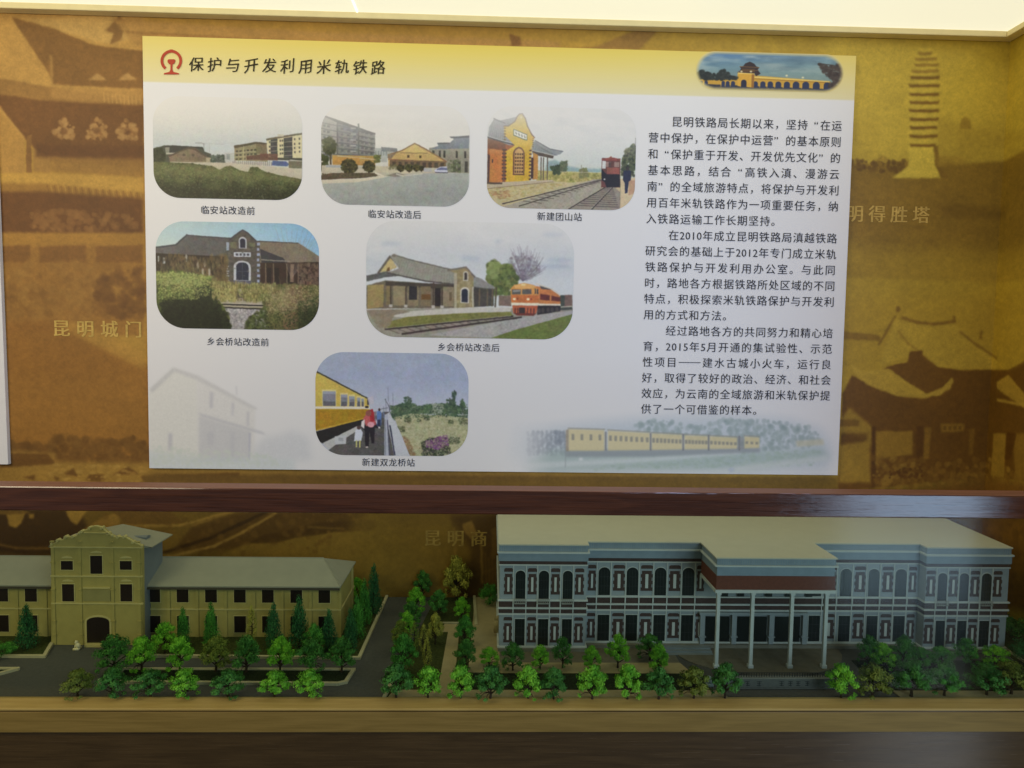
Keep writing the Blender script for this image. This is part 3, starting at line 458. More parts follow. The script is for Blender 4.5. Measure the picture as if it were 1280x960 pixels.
def paint_board(w, h, T):
    """The board's own print, authored in photograph pixels: paper, yellow header, faint house and fading train."""
    c = Canvas(w, h, T, (236, 235, 233), 21)
    xs = np.linspace(0, 1, w)[None, :]
    hd = T(600, 113)[1]; rows = np.arange(h)[:, None]; t = np.clip(rows / hd, 0, 1)[..., None]
    top = np.array((238, 214, 98), np.float32); bot = np.array((233, 225, 182), np.float32)
    mid = np.exp(-((xs - .5) / .42) ** 2)[..., None]
    col = top * (1 - t) + bot * t; pale = np.array((232, 217, 160), np.float32); col = col * (.55 + .45 * mid) + pale * (.45 - .45 * mid)
    m = (rows < hd)[..., None]; c.a = np.where(m, col, c.a)
    # faint house, lower left (authored in its zoom, px = 180 + x / 5.82)
    q = lambda P: [(180 + x / 5.818, 440 + y / 5.818) for x, y in P]
    hz = (206, 204, 190)
    c.poly(q([(40, 290), (210, 130), (390, 200), (400, 800), (40, 820)]), (229, 228, 218), .75, 3); c.poly(q([(390, 190), (810, 415), (805, 770), (395, 800)]), (227, 225, 219), .75, 3)
    c.poly(q([(40, 270), (215, 110), (225, 140), (60, 300)]), (206, 206, 203), .8, 2); c.poly(q([(215, 110), (400, 175), (830, 412), (800, 420), (390, 205), (225, 145)]), (211, 210, 207), .8, 2)
    for P in ([(480, 290), (505, 295), (500, 410), (478, 405)], [(640, 365), (655, 370), (650, 465), (638, 460)], [(750, 430), (765, 435), (762, 540), (748, 535)], [(178, 590), (208, 590), (205, 715), (176, 715)], [(460, 590), (510, 560), (505, 680), (465, 670)], [(630, 580), (660, 585), (655, 770), (630, 770)]): c.poly(q(P), (200, 199, 203), .8, 2)
    c.poly(q([(390, 440), (860, 580), (890, 605), (780, 575), (420, 470)]), (200, 200, 203), .8, 2); c.poly(q([(400, 470), (780, 580), (770, 800), (400, 800)]), (206, 206, 207), .7, 2); c.line(q([(770, 590), (766, 780)]), 3, (180, 180, 198), .7, 1)
    c.poly(q([(800, 700), (880, 620), (1000, 600), (1080, 570), (1200, 620), (1220, 790), (800, 800)]), (214, 216, 218), .7, 9); c.poly(q([(35, 720), (400, 760), (1100, 780), (1100, 860), (35, 850)]), (212, 220, 220), .7, 6); c.line(q([(672, 250), (675, 310)]), 3, (212, 211, 212), .8, 1); c.dabs(q([(60, 680), (900, 740), (1000, 830), (60, 820)]), 260, 4, [(206, 216, 206), (220, 224, 212)], .4)
    # fading train, lower right (zoom px = 640 + x / 3.048, 510 + y / 3.048)
    q = lambda P: [(640 + x / 3.048, 510 + y / 3.048) for x, y in P]
    c.poly(q([(30, 90), (300, 60), (560, 40), (800, 36), (1060, 50), (1180, 90), (1220, 160), (1200, 240), (60, 245), (10, 170)]), (186, 200, 208), .85, 14)
    c.dabs(q([(470, 60), (560, 40), (700, 70), (800, 40), (1000, 50), (1130, 70), (1190, 120), (1150, 150), (960, 160), (470, 90)]), 520, 5, [(120, 146, 142), (150, 170, 164), (104, 130, 128)], .45); c.dabs(q([(60, 90), (210, 90), (210, 180), (60, 180)]), 260, 4, [(104, 116, 130), (150, 160, 172)], .5)
    for x in range(80, 210, 17): c.line(q([(x, 85), (x + 4, 180)]), 3, (98, 110, 122), .6, 1)
    c.poly(q([(150, 160), (900, 158), (1000, 170), (1180, 150), (1210, 190), (900, 235), (60, 240), (60, 200)]), (150, 176, 168), .75, 8); c.dabs(q([(400, 190), (1000, 165), (1180, 160), (1150, 220), (300, 235)]), 420, 5, [(136, 166, 146), (170, 192, 178)], .5, .6)
    c.poly(q([(30, 210), (500, 190), (860, 165), (880, 175), (520, 205), (60, 232)]), (206, 216, 216), .8, 3); c.poly(q([(700, 250), (900, 215), (1200, 180), (1200, 200), (900, 240)]), (210, 218, 214), .7, 4)
    c.poly(q([(205, 160), (945, 150), (945, 168), (520, 185), (205, 186)]), (104, 110, 118), .6, 1.5)
    for x0, x1, y0, y1, e0, e1, n in ((215, 352, 80, 84, 163, 163, 4), (365, 525, 86, 95, 162, 160, 8), (532, 648, 96, 102, 160, 158, 8), (657, 746, 103, 107, 158, 157, 7), (752, 858, 107, 113, 157, 155, 7), (885, 942, 108, 112, 154, 152, 3)):
        c.poly(q([(x0, y0), (x1, y1), (x1, e1), (x0, e0)]), (222, 200, 126), .82, .6); c.line(q([(x0 - 2, y0 - 3), (x1 + 2, y1 - 3)]), 2.5, (126, 122, 104), .8)
        for k in range(n):
            u = (k + .5) / n; x = x0 + (x1 - x0) * u; y = y0 + (y1 - y0) * u
            c.poly(q([(x - 5, y + 18), (x + 5, y + 18), (x + 5, y + 42 - (x - 215) * .02), (x - 5, y + 42 - (x - 215) * .02)]), (112, 110, 98), .8)
    for x in (357, 528, 652, 749, 866): c.line(q([(x, 92 + (x - 357) * .03), (x, 160)]), 4, (84, 84, 86), .8)
    c.poly(q([(858, 110), (884, 110), (884, 156), (858, 158)]), (110, 112, 110), .6, .5); c.poly(q([(205, 84), (216, 80), (216, 165), (205, 165)]), (150, 128, 92), .8); c.line(q([(205, 160), (203, 225)]), 2, (120, 132, 136), .7)
    c.poly(q([(1080, 125), (1185, 118), (1190, 140), (1085, 148)]), (200, 192, 150), .7, 1.5); c.ell(640 + 262 / 3.048, 510 + 195 / 3.048, 3, 2, (226, 230, 230), .8, 1); c.ell(640 + 835 / 3.048, 510 + 235 / 3.048, 4, 3, (176, 190, 204), .8, 1)
    c.poly(q([(10, 60), (560, 30), (1060, 36), (1230, 100), (1230, 250), (10, 250)]), (231, 232, 234), .30, 8)
    for k in range(4): c.poly(q([(-10, 60 + k * 14), (150 - k * 34, 60), (120 - k * 26, 250), (-10, 250)]), (234, 234, 233), .28, 14)
    return c.a

def paint_mural(w, h, T):
    """The sepia mural: old photographs blown up and run into each other, authored in photograph pixels."""
    c = Canvas(w, h, T, (168, 124, 46), 31)
    L, Mi, D, K = (196, 152, 72), (158, 112, 44), (112, 70, 26), (84, 48, 18)
    # tone: orange brown at the left, olive gold at the right
    xs = np.linspace(0, 1, w)[None, :, None]; g = np.clip((xs - .4) / .35, 0, 1)
    c.a = c.a * (1 - g) + np.array((180, 144, 46), np.float32) * g
    R1, R2, R3 = (188, 152, 52), (142, 104, 32), (104, 66, 20)
    # --- city gate, upper left
    c.poly([(-60, 0), (180, 0), (180, 175), (-60, 175)], (176, 130, 62), 1, 3)
    c.poly([(15, 22), (70, 36), (115, 56), (180, 64), (400, 70), (400, 110), (180, 112), (66, 105), (62, 92), (40, 60)], (120, 80, 36), 1, 1); c.poly([(30, 25), (150, 18), (172, 45), (140, 55), (118, 52), (70, 36)], (184, 142, 76), .9, 2)
    c.poly([(132, 38), (140, 30), (150, 20), (158, 28), (152, 50), (138, 56), (142, 42)], (110, 72, 34), .8, 1); c.poly([(140, 24), (400, 40), (700, 52), (700, 74), (180, 64), (158, 44)], (168, 122, 60), .9, 2); c.line([(158, 40), (400, 54), (620, 66), (760, 60)], 3, (130, 88, 42), .7, 1); c.poly([(636, 42), (650, 46), (652, 56), (640, 60)], (112, 70, 34), .8, 1); c.poly([(740, 60), (800, 36), (830, 30), (800, 62)], (140, 98, 48), .8, 1)
    for k in range(5): c.poly([(110 + k * 38, 100), (122 + k * 38, 91), (134 + k * 38, 100)], (178, 134, 74), .8, 1.2)
    c.line([(64, 70), (66, 112)], 4, (168, 124, 62), .7, 1)
    c.poly([(-60, 95), (0, 98), (60, 108), (100, 116), (180, 124), (180, 135), (60, 128), (-60, 112)], (140, 98, 46), 1, 1); c.poly([(64, 110), (180, 112), (180, 130), (64, 122)], (164, 118, 58), .8, 2)
    for k in range(10): c.line([(130 + k * 5, 116 + k * .6), (131 + k * 5, 128 + k * .6)], 1.3, (188, 142, 74), .7)
    c.poly([(-60, 112), (0, 118), (60, 126), (180, 132), (180, 210), (60, 200), (34, 176), (0, 132), (-60, 100)], (104, 64, 30), 1, 1)
    c.poly([(-60, 130), (2, 140), (32, 176), (32, 216), (-60, 220)], (166, 120, 54), 1, 1); c.poly([(34, 170), (40, 168), (40, 216), (33, 216)], (124, 82, 38)); c.poly([(42, 185), (64, 195), (64, 216), (42, 214)], (150, 106, 50), .8, 1)
    for x in (80, 122, 160): c.dabs([(x - 14, 164), (x, 148), (x + 14, 160), (x + 12, 174), (x - 14, 174)], 60, 3, [(150, 104, 54), (176, 132, 78)], .6); c.ell(x, 164, 5, 4, (100, 60, 30), .7, 1)
    c.poly([(46, 180), (180, 184), (180, 196), (46, 196)], (92, 54, 26), .9, 2); c.poly([(64, 196), (180, 200), (180, 222), (64, 214)], (140, 98, 42), .9, 1.5)
    c.poly([(40, 216), (180, 222), (180, 240), (80, 236), (-60, 228), (-60, 218)], (180, 134, 54), 1, 1.2); c.poly([(-60, 226), (60, 230), (180, 242), (180, 250), (-60, 240)], (140, 96, 38), .9, 1.5)
    for k in range(28): c.line([(60 + k * 4.3, 231 + k * .35), (62 + k * 4.3, 243 + k * .35)], 1.5, (176, 130, 54) if k % 2 else (120, 78, 32), .8)
    c.poly([(-60, 238), (60, 240), (180, 248), (180, 292), (-60, 292)], (96, 56, 24), 1, 2); c.dabs([(40, 262), (180, 268), (180, 288), (40, 288)], 170, 4, [(116, 72, 34), (140, 94, 46)], .5)
    c.poly([(-60, 290), (180, 292), (180, 308), (-60, 306)], (156, 108, 40), 1, 1.5)
    # battlements and trees
    c.poly([(-60, 306), (180, 306), (180, 420), (-60, 410)], (146, 98, 38), 1, 2)
    for x0, x1 in ((-30, 38), (50, 108), (120, 178)): c.poly([(x0, 308), (x1, 306), (x1, 328), (x0, 328)], (118, 74, 30), .85, 1)
    c.dabs([(-60, 328), (180, 330), (180, 385), (60, 410), (-60, 395)], 620, 6, [(116, 74, 30), (144, 98, 40), (158, 112, 48)], .4); c.dabs([(120, 350), (180, 330), (180, 400), (120, 390)], 160, 6, [(96, 58, 26), (120, 78, 32)], .5)
    c.poly([(-60, 405), (60, 400), (180, 455), (400, 540), (400, 640), (-60, 640)], (138, 88, 32), .9, 6); c.poly([(70, 404), (100, 402), (180, 440), (180, 462)], (170, 122, 48), .7, 3)
    c.poly([(-60, 470), (200, 470), (200, 548), (-60, 548)], (146, 98, 38), .6, 14)
    c.dabs([(-60, 545), (60, 558), (70, 548), (110, 545), (130, 552), (180, 545), (200, 580), (-60, 580)], 420, 6, [(92, 58, 22), (116, 78, 32), (104, 66, 26)], .7); c.poly([(-60, 560), (70, 565), (70, 575), (-60, 572)], (160, 118, 48), .7, 1.5); c.poly([(-60, 575), (250, 578), (900, 590), (900, 640), (-60, 640)], (150, 112, 44), .9, 3)
    for P in ([(0, 566), (60, 566), (70, 580), (0, 584)], [(80, 592), (92, 584), (98, 595)], [(108, 600), (112, 592), (130, 592), (132, 602)], [(140, 593), (160, 582), (175, 592)], [(176, 594), (300, 590), (300, 602), (180, 600)], [(28, 596), (45, 593), (44, 600)], [(66, 594), (76, 597), (72, 601)]): c.poly(P, (96, 60, 22), .85, .8)
    c.dabs([(60, 580), (180, 582), (180, 604), (60, 604)], 60, 4, [(178, 138, 64), (166, 124, 52)], .5, .5)
    c.poly([(180, 592), (1050, 596), (1050, 612), (180, 612)], (104, 74, 30), .9, 2)
    for k in range(60): c.line([(680 + k * 6, 597), (681 + k * 6, 606)], 1.4, (130, 96, 44), .6)
    c.ell(560, 612, 55, 12, (150, 112, 48), .7, 3)
    # --- lower left: terraces seen through the glass
    c.poly([(-60, 606), (1300, 610), (1300, 770), (-60, 760)], (112, 82, 28), 1, 3)
    c.poly([(-60, 636), (100, 636), (110, 660), (70, 690), (-60, 700)], (62, 38, 14), .95, 3); c.poly([(-60, 690), (60, 690), (60, 760), (-60, 760)], (92, 62, 22), .9, 3)
    c.poly([(8, 642), (32, 640), (28, 652), (20, 660), (12, 656)], (170, 126, 52), .9, 1); c.poly([(36, 642), (44, 642), (42, 648), (37, 648)], (164, 120, 50), .9, .8); c.poly([(82, 637), (112, 634), (106, 642), (96, 656), (88, 650)], (172, 128, 52), .9, 1); c.poly([(-60, 640), (30, 637), (40, 641), (-60, 645)], (130, 92, 36), .8, 1)
    c.line([(-20, 676), (20, 684), (60, 684), (100, 668), (140, 646), (165, 638)], 4, (130, 90, 36), .75, 1.2); c.line([(-20, 682), (30, 690), (66, 690), (110, 670)], 4, (52, 30, 10), .8, 1.5)
    c.poly([(100, 664), (132, 644), (150, 640), (150, 655), (120, 664)], (150, 108, 44), .85, 1.2); c.poly([(140, 638), (212, 638), (232, 654), (160, 656)], (104, 70, 26), .9, 1); c.line([(150, 657), (225, 656), (300, 636), (330, 630)], 3.5, (168, 124, 54), .9, .8)
    c.poly([(215, 690), (240, 658), (300, 640), (460, 626), (460, 668), (330, 684)], (84, 54, 18), .9, 2); c.line([(205, 690), (262, 672), (300, 655), (350, 630)], 5, (50, 30, 10), .9, 1); c.line([(208, 696), (268, 682), (305, 664), (345, 640)], 4, (166, 124, 56), .9, .9); c.line([(240, 656), (290, 640)], 2.5, (150, 108, 46), .8, .8)
    c.poly([(260, 700), (290, 688), (310, 678), (340, 674), (370, 668), (400, 666), (420, 660), (560, 656), (560, 770), (200, 770)], (132, 98, 34), .95, 1.5); c.poly([(310, 678), (330, 668), (352, 664), (400, 652), (470, 650), (470, 662), (420, 664), (370, 672), (340, 678)], (70, 44, 14), .85, 1.2); c.line([(385, 658), (430, 660)], 2, (150, 112, 46), .7, .8)
    c.dabs([(120, 640), (460, 630), (460, 690), (220, 694)], 160, 4, [(90, 58, 20), (126, 88, 34)], .4)
    c.poly([(440, 640), (600, 640), (600, 760), (440, 760)], (126, 94, 30), .7, 10)
    c.poly([(560, 642), (640, 642), (640, 760), (566, 760), (590, 690)], (72, 46, 16), .8, 4); c.poly([(578, 654), (590, 650), (597, 668), (590, 674), (580, 664)], (150, 110, 46), .85, 1); c.line([(568, 660), (570, 706)], 3, (150, 110, 44), .8, 1); c.line([(602, 666), (603, 728)], 2.6, (168, 126, 52), .8, .8); c.poly([(614, 662), (620, 658), (624, 690), (616, 700)], (120, 84, 32), .7, 1.2); c.line([(520, 745), (630, 705)], 2, (150, 110, 44), .4, 2)
    for k in range(5): c.line([(607 + k * 4, 690 + 6 * (k % 2)), (608 + k * 4, 728)], 1.5, (146, 106, 42), .6, .8)
    # --- pagoda, upper right
    c.poly([(1030, 30), (1460, 30), (1460, 200), (1030, 200)], (190, 154, 56), .9, 8); c.poly([(1030, 150), (1100, 150), (1100, 206), (1030, 206)], (178, 142, 48), .6, 5); c.poly([(1170, 145), (1460, 140), (1460, 205), (1170, 205)], (164, 128, 44), .5, 6)
    c.poly([(1030, 205), (1060, 202), (1090, 204), (1104, 194), (1114, 204), (1128, 200), (1200, 204), (1250, 202), (1280, 188), (1330, 186), (1330, 345), (1030, 345)], (128, 92, 30), .95, 2); c.dabs([(1062, 200), (1090, 200), (1130, 200), (1132, 216), (1062, 212)], 80, 3, [(84, 54, 20), (110, 76, 28)], .6); c.poly([(1098, 200), (1104, 195), (1110, 201), (1106, 204)], (170, 132, 50), .8)
    c.poly([(1147, 60), (1166, 60), (1172, 110), (1172, 176), (1176, 222), (1116, 222), (1136, 208), (1136, 110)], (200, 164, 62), .75, 1.5); c.poly([(1137, 182), (1168, 182), (1168, 205), (1176, 222), (1116, 222), (1136, 208)], (206, 170, 66), .95, .8); c.poly([(1167, 182), (1173, 182), (1174, 206), (1186, 222), (1176, 222), (1169, 206)], (120, 84, 28), .9, .8)
    for k, (y, x0, x1) in enumerate(((67, 1147, 1166), (74, 1143, 1172), (81, 1142, 1174), (89, 1139, 1174), (97, 1137, 1175), (107, 1135, 1175), (118, 1136, 1174), (128, 1136, 1174), (138, 1135, 1174), (149, 1136, 1174), (159.5, 1136, 1172), (170, 1136, 1173), (181.5, 1137, 1170))):
        tcol = (104, 68, 20) if k > 3 else (138, 100, 34); xm = (x0 + x1) / 2; c.poly([(x0, y - 2), (xm, y - 1.2), (x1, y - 2), (x1 - 1, y + 2), (xm, y + 2.5), (x0 + 2, y + 2)], tcol, .9, .6)
    c.poly([(1200, 162), (1201, 150), (1206, 146), (1212, 150), (1214, 162)], (140, 104, 34), .8, 1); c.poly([(1198, 162), (1214, 162), (1214, 205), (1198, 205)], (168, 132, 46), .5, 1.5); c.poly([(1170, 195), (1200, 196), (1210, 206), (1170, 208)], (150, 112, 38), .7, 1.5)
    c.dabs([(1030, 225), (1330, 215), (1330, 290), (1030, 290)], 420, 6, [(116, 82, 26), (142, 104, 36), (134, 96, 32)], .4, .5); c.poly([(1170, 255), (1260, 258), (1255, 275), (1180, 270)], (104, 72, 24), .5, 4); c.dabs([(1080, 300), (1170, 300), (1170, 318), (1080, 318)], 120, 6, [(110, 76, 26), (136, 98, 34)], .35, .5)
    c.poly([(1030, 300), (1460, 290), (1460, 480), (1030, 480)], (172, 132, 42), .75, 14)
    # --- temple roofs, lower right (zoom px = 1030 + x / 3.428, 340 + y / 3.428)
    q = lambda P: [(1030 + x / 3.428, 340 + y / 3.428) for x, y in P]
    c.poly(q([(60, 120), (900, 60), (1300, 60), (1300, 940), (60, 940)]), (172, 130, 40), .5, 10)
    c.poly(q([(60, 250), (240, 270), (240, 296), (60, 285)]), (124, 86, 28), .8, 1.2); c.line(q([(235, 310), (285, 225), (305, 190)]), 4, (120, 82, 26), .8, 1); c.poly(q([(240, 400), (300, 200), (560, 225), (740, 365), (740, 420), (480, 410), (420, 340)]), (182, 142, 50), .9, 1.5)
    c.line(q([(335, 195), (400, 215), (470, 222), (560, 212)]), 5, (126, 86, 28), .85, .8); c.ell(1030 + 318 / 3.428, 340 + 158 / 3.428, 3, 4, (118, 80, 26), .85, .6); c.poly(q([(550, 185), (562, 190), (560, 215), (546, 212)]), (120, 82, 26), .85, .6); c.line(q([(585, 255), (660, 315), (740, 370)]), 4, (124, 86, 28), .85, .8); c.poly(q([(668, 245), (680, 250), (678, 290), (664, 290)]), (126, 88, 28), .8, .7); c.line(q([(320, 250), (360, 305), (420, 345)]), 3, (140, 100, 34), .7, .8)
    body = [(78, 520), (120, 440), (180, 470), (270, 405), (360, 385), (370, 340), (425, 335), (420, 360), (480, 405), (600, 420), (800, 418), (870, 380), (1000, 420), (1300, 420), (1300, 940), (60, 940)]
    c.poly(q(body), (100, 60, 18), .95, 1.2)
    c.poly(q([(110, 390), (170, 425), (280, 410), (360, 470), (440, 515), (500, 500), (550, 450), (555, 475), (500, 525), (430, 540), (310, 530), (180, 480), (130, 430)]), (184, 142, 52), .95, 1); c.poly(q([(270, 405), (380, 480), (440, 520), (500, 500), (540, 450), (420, 350), (370, 345), (355, 385)]), (106, 66, 20), .9, 1); c.poly(q([(455, 515), (520, 490), (545, 452), (556, 462), (540, 500), (480, 532)]), (176, 134, 50), .95, .8)
    c.poly(q([(60, 640), (110, 580), (205, 660), (200, 740), (120, 690), (60, 700)]), (164, 124, 44), .8, 2); c.poly(q([(70, 690), (190, 690), (170, 750), (80, 780)]), (96, 60, 20), .85, 1.5); c.poly(q([(64, 740), (195, 720), (200, 900), (64, 900)]), (156, 116, 40), .9, 1.5); c.box(*(q([(205, 660)])[0] + q([(222, 920)])[0]), (80, 46, 14), .9, .8)
    c.poly(q([(222, 680), (380, 680), (380, 780), (222, 800)]), (156, 112, 38), .85, 1.2); c.poly(q([(60, 630), (150, 632), (150, 660), (60, 660)]), (110, 72, 24), .8, 1); c.poly(q([(430, 665), (458, 665), (448, 800), (425, 800)]), (140, 96, 32), .85, .8); c.poly(q([(622, 670), (645, 668), (638, 780), (620, 780)]), (132, 88, 28), .85, .8); c.poly(q([(500, 648), (602, 648), (598, 682), (502, 684)]), (146, 102, 34), .85, .7); c.box(*(q([(395, 660)])[0] + q([(425, 850)])[0]), (84, 48, 14), .8, .8)
    for k in range(4): c.box(*(q([(512 + k * 22, 658)])[0] + q([(524 + k * 22, 674)])[0]), (104, 66, 20), .7)
    c.dabs(q([(210, 790), (420, 800), (440, 900), (720, 800), (840, 860), (840, 930), (210, 930)]), 320, 4, [(150, 106, 38), (112, 70, 22), (166, 122, 48)], .55); c.dabs(q([(440, 830), (720, 790), (720, 900), (440, 900)]), 140, 4, [(92, 54, 16), (150, 104, 38)], .6); c.dabs(q([(280, 840), (420, 840), (420, 880), (280, 880)]), 40, 2.5, [(84, 48, 14), (96, 56, 18)], .8)
    c.poly(q([(740, 470), (790, 440), (870, 530), (1000, 560), (1300, 570), (1300, 600), (860, 580), (740, 500)]), (178, 134, 50), .9, 1); c.poly(q([(740, 540), (860, 562), (1300, 560), (1300, 585), (860, 575), (740, 552)]), (186, 142, 56), .9, .8); c.poly(q([(725, 690), (780, 690), (770, 880), (715, 870)]), (160, 116, 42), .9, 1); c.poly(q([(810, 690), (1300, 690), (1300, 900), (820, 890)]), (150, 106, 38), .8, 2); c.poly(q([(785, 680), (825, 690), (800, 800), (775, 805)]), (88, 50, 14), .9, 1)
    c.line(q([(790, 425), (870, 380)]), 4, (110, 70, 22), .9, .8)
    # --- beside and below, right end
    c.poly([(1150, 612), (1500, 612), (1500, 780), (1150, 780)], (128, 80, 30), .9, 6); c.poly([(1205, 660), (1300, 655), (1300, 720), (1230, 720)], (150, 94, 32), .7, 6); c.dabs([(1180, 640), (1320, 640), (1320, 760), (1180, 760)], 200, 7, [(96, 56, 22), (140, 88, 32)], .4)
    c.grain(.06, 60, 1.2); c.grain(.06, 6, 1.3, 3); c.grain(.03)
    c.a = photographic(c, 61, .90, .5, .09, .0); c.a = c.a * .9 + c.a.mean((0, 1)) * .1
    return c.a * (np.array((1.11, 1.13, 1.10), np.float32) * (1 - g) + np.array((1.11, 1.17, .98), np.float32) * g)
# ---------------------------------------------------------------- helpers
def tag(o, label=None, cat=None, group=None, kind=None):
    for k, v in (('label', label), ('category', cat), ('group', group), ('kind', kind)):
        if v: o[k] = v
    return o
def link(name, me, m=None, parent=None):
    o = bpy.data.objects.new(name, me); COL.objects.link(o)
    if m is not None and me is not None: me.materials.append(m)
    if parent is not None:
        o.parent = parent; o.matrix_parent_inverse = Matrix.Translation(-parent.location)   # parents here are only ever moved, not turned
    return o
def empty(name, loc):
    o = bpy.data.objects.new(name, None); COL.objects.link(o); o.location = loc; o.empty_display_size = .02
    return o
class MB:
    """collects shapes into one mesh, in world metres"""
    def __init__(s): s.v = []; s.f = []
    def add(s, V, Fs):
        n = len(s.v); s.v += [tuple(map(float, p)) for p in V]; s.f += [tuple(i + n for i in f) for f in Fs]; return s
    def box(s, x0, y0, z0, x1, y1, z1):
        V = [(x, y, z) for z in (z0, z1) for y in (y0, y1) for x in (x0, x1)]
        return s.add(V, [(0, 2, 3, 1), (4, 5, 7, 6), (0, 1, 5, 4), (2, 6, 7, 3), (0, 4, 6, 2), (1, 3, 7, 5)])
    def slab(s, P, z0, z1):                                     # polygon in plan, given counter-clockwise or not
        P = ccw(P); n = len(P)
        V = [(x, y, z0) for x, y in P] + [(x, y, z1) for x, y in P]
        return s.add(V, [tuple(range(n - 1, -1, -1)), tuple(range(n, 2 * n))] + [(i, (i + 1) % n, n + (i + 1) % n, n + i) for i in range(n)])
    def plate(s, P, y0, y1):                                    # outline in x, z; y0 is the front
        P = ccw(P); n = len(P)
        V = [(x, y0, z) for x, z in P] + [(x, y1, z) for x, z in P]
        return s.add(V, [tuple(range(n)), tuple(range(2 * n - 1, n - 1, -1))] + [(i, n + i, n + (i + 1) % n, (i + 1) % n) for i in range(n)])
    def tube(s, P, R, n=6, cap=True):
        base = len(s.v); P = [Vector(p) for p in P]
        for i, p in enumerate(P):
            d = (P[min(i + 1, len(P) - 1)] - P[max(i - 1, 0)]).normalized()
            a = d.orthogonal().normalized(); b = d.cross(a)
            s.v += [tuple(p + (a * math.cos(t) + b * math.sin(t)) * R[i]) for t in (2 * math.pi * k / n for k in range(n))]
        for i in range(len(P) - 1):
            s.f += [(base + i * n + k, base + i * n + (k + 1) % n, base + (i + 1) * n + (k + 1) % n, base + (i + 1) * n + k) for k in range(n)]
        if cap: s.f += [tuple(base + k for k in range(n - 1, -1, -1)), tuple(base + (len(P) - 1) * n + k for k in range(n))]
        return s
    def mesh(s, name):
        me = bpy.data.meshes.new(name); me.from_pydata(s.v, [], s.f); me.update(); return me
    def build(s, name, m, parent=None, bevel=0, smooth=False):
        me = s.mesh(name)
        o = link(name, me, m, parent)
        if smooth:
            for p in me.polygons: p.use_smooth = True
        if bevel:
            b = o.modifiers.new('bevel', 'BEVEL'); b.width = bevel; b.segments = 2; b.limit_method = 'ANGLE'
        return o
def ccw(P):
    a = sum(P[i][0] * P[(i + 1) % len(P)][1] - P[(i + 1) % len(P)][0] * P[i][1] for i in range(len(P)))
    return list(P) if a > 0 else list(P)[::-1]
# ---------------------------------------------------------------- materials
def new_mat(name):
    m = bpy.data.materials.new(name); m.use_nodes = True
    return m, m.node_tree.nodes, m.node_tree.links, m.node_tree.nodes['Principled BSDF']
def mat(name, col, rough=.6, spec=.4, var=.12, scale=30, bump=0.0, stretch=(1, 1, 1), metal=0):
    m, N, L, B = new_mat(name)
    tc = N.new('ShaderNodeTexCoord'); mp = N.new('ShaderNodeMapping'); mp.inputs['Scale'].default_value = stretch; L.new(tc.outputs['Object'], mp.inputs[0])
    nz = N.new('ShaderNodeTexNoise'); nz.inputs['Scale'].default_value = scale; nz.inputs['Detail'].default_value = 5; L.new(mp.outputs[0], nz.inputs['Vector'])
    rp = N.new('ShaderNodeMapRange'); rp.inputs[1].default_value = .25; rp.inputs[2].default_value = .75; rp.inputs[3].default_value = 1 - var; rp.inputs[4].default_value = 1 + var
    L.new(nz.outputs[0], rp.inputs[0])
    mx = N.new('ShaderNodeVectorMath'); mx.operation = 'SCALE'; mx.inputs[0].default_value = col; L.new(rp.outputs[0], mx.inputs['Scale'])
    L.new(mx.outputs[0], B.inputs['Base Color'])
    B.inputs['Roughness'].default_value = rough; B.inputs['Specular IOR Level'].default_value = spec; B.inputs['Metallic'].default_value = metal
    if bump:
        bp = N.new('ShaderNodeBump'); bp.inputs['Strength'].default_value = bump; bp.inputs['Distance'].default_value = .002; L.new(nz.outputs[0], bp.inputs['Height']); L.new(bp.outputs[0], B.inputs['Normal'])
    return m
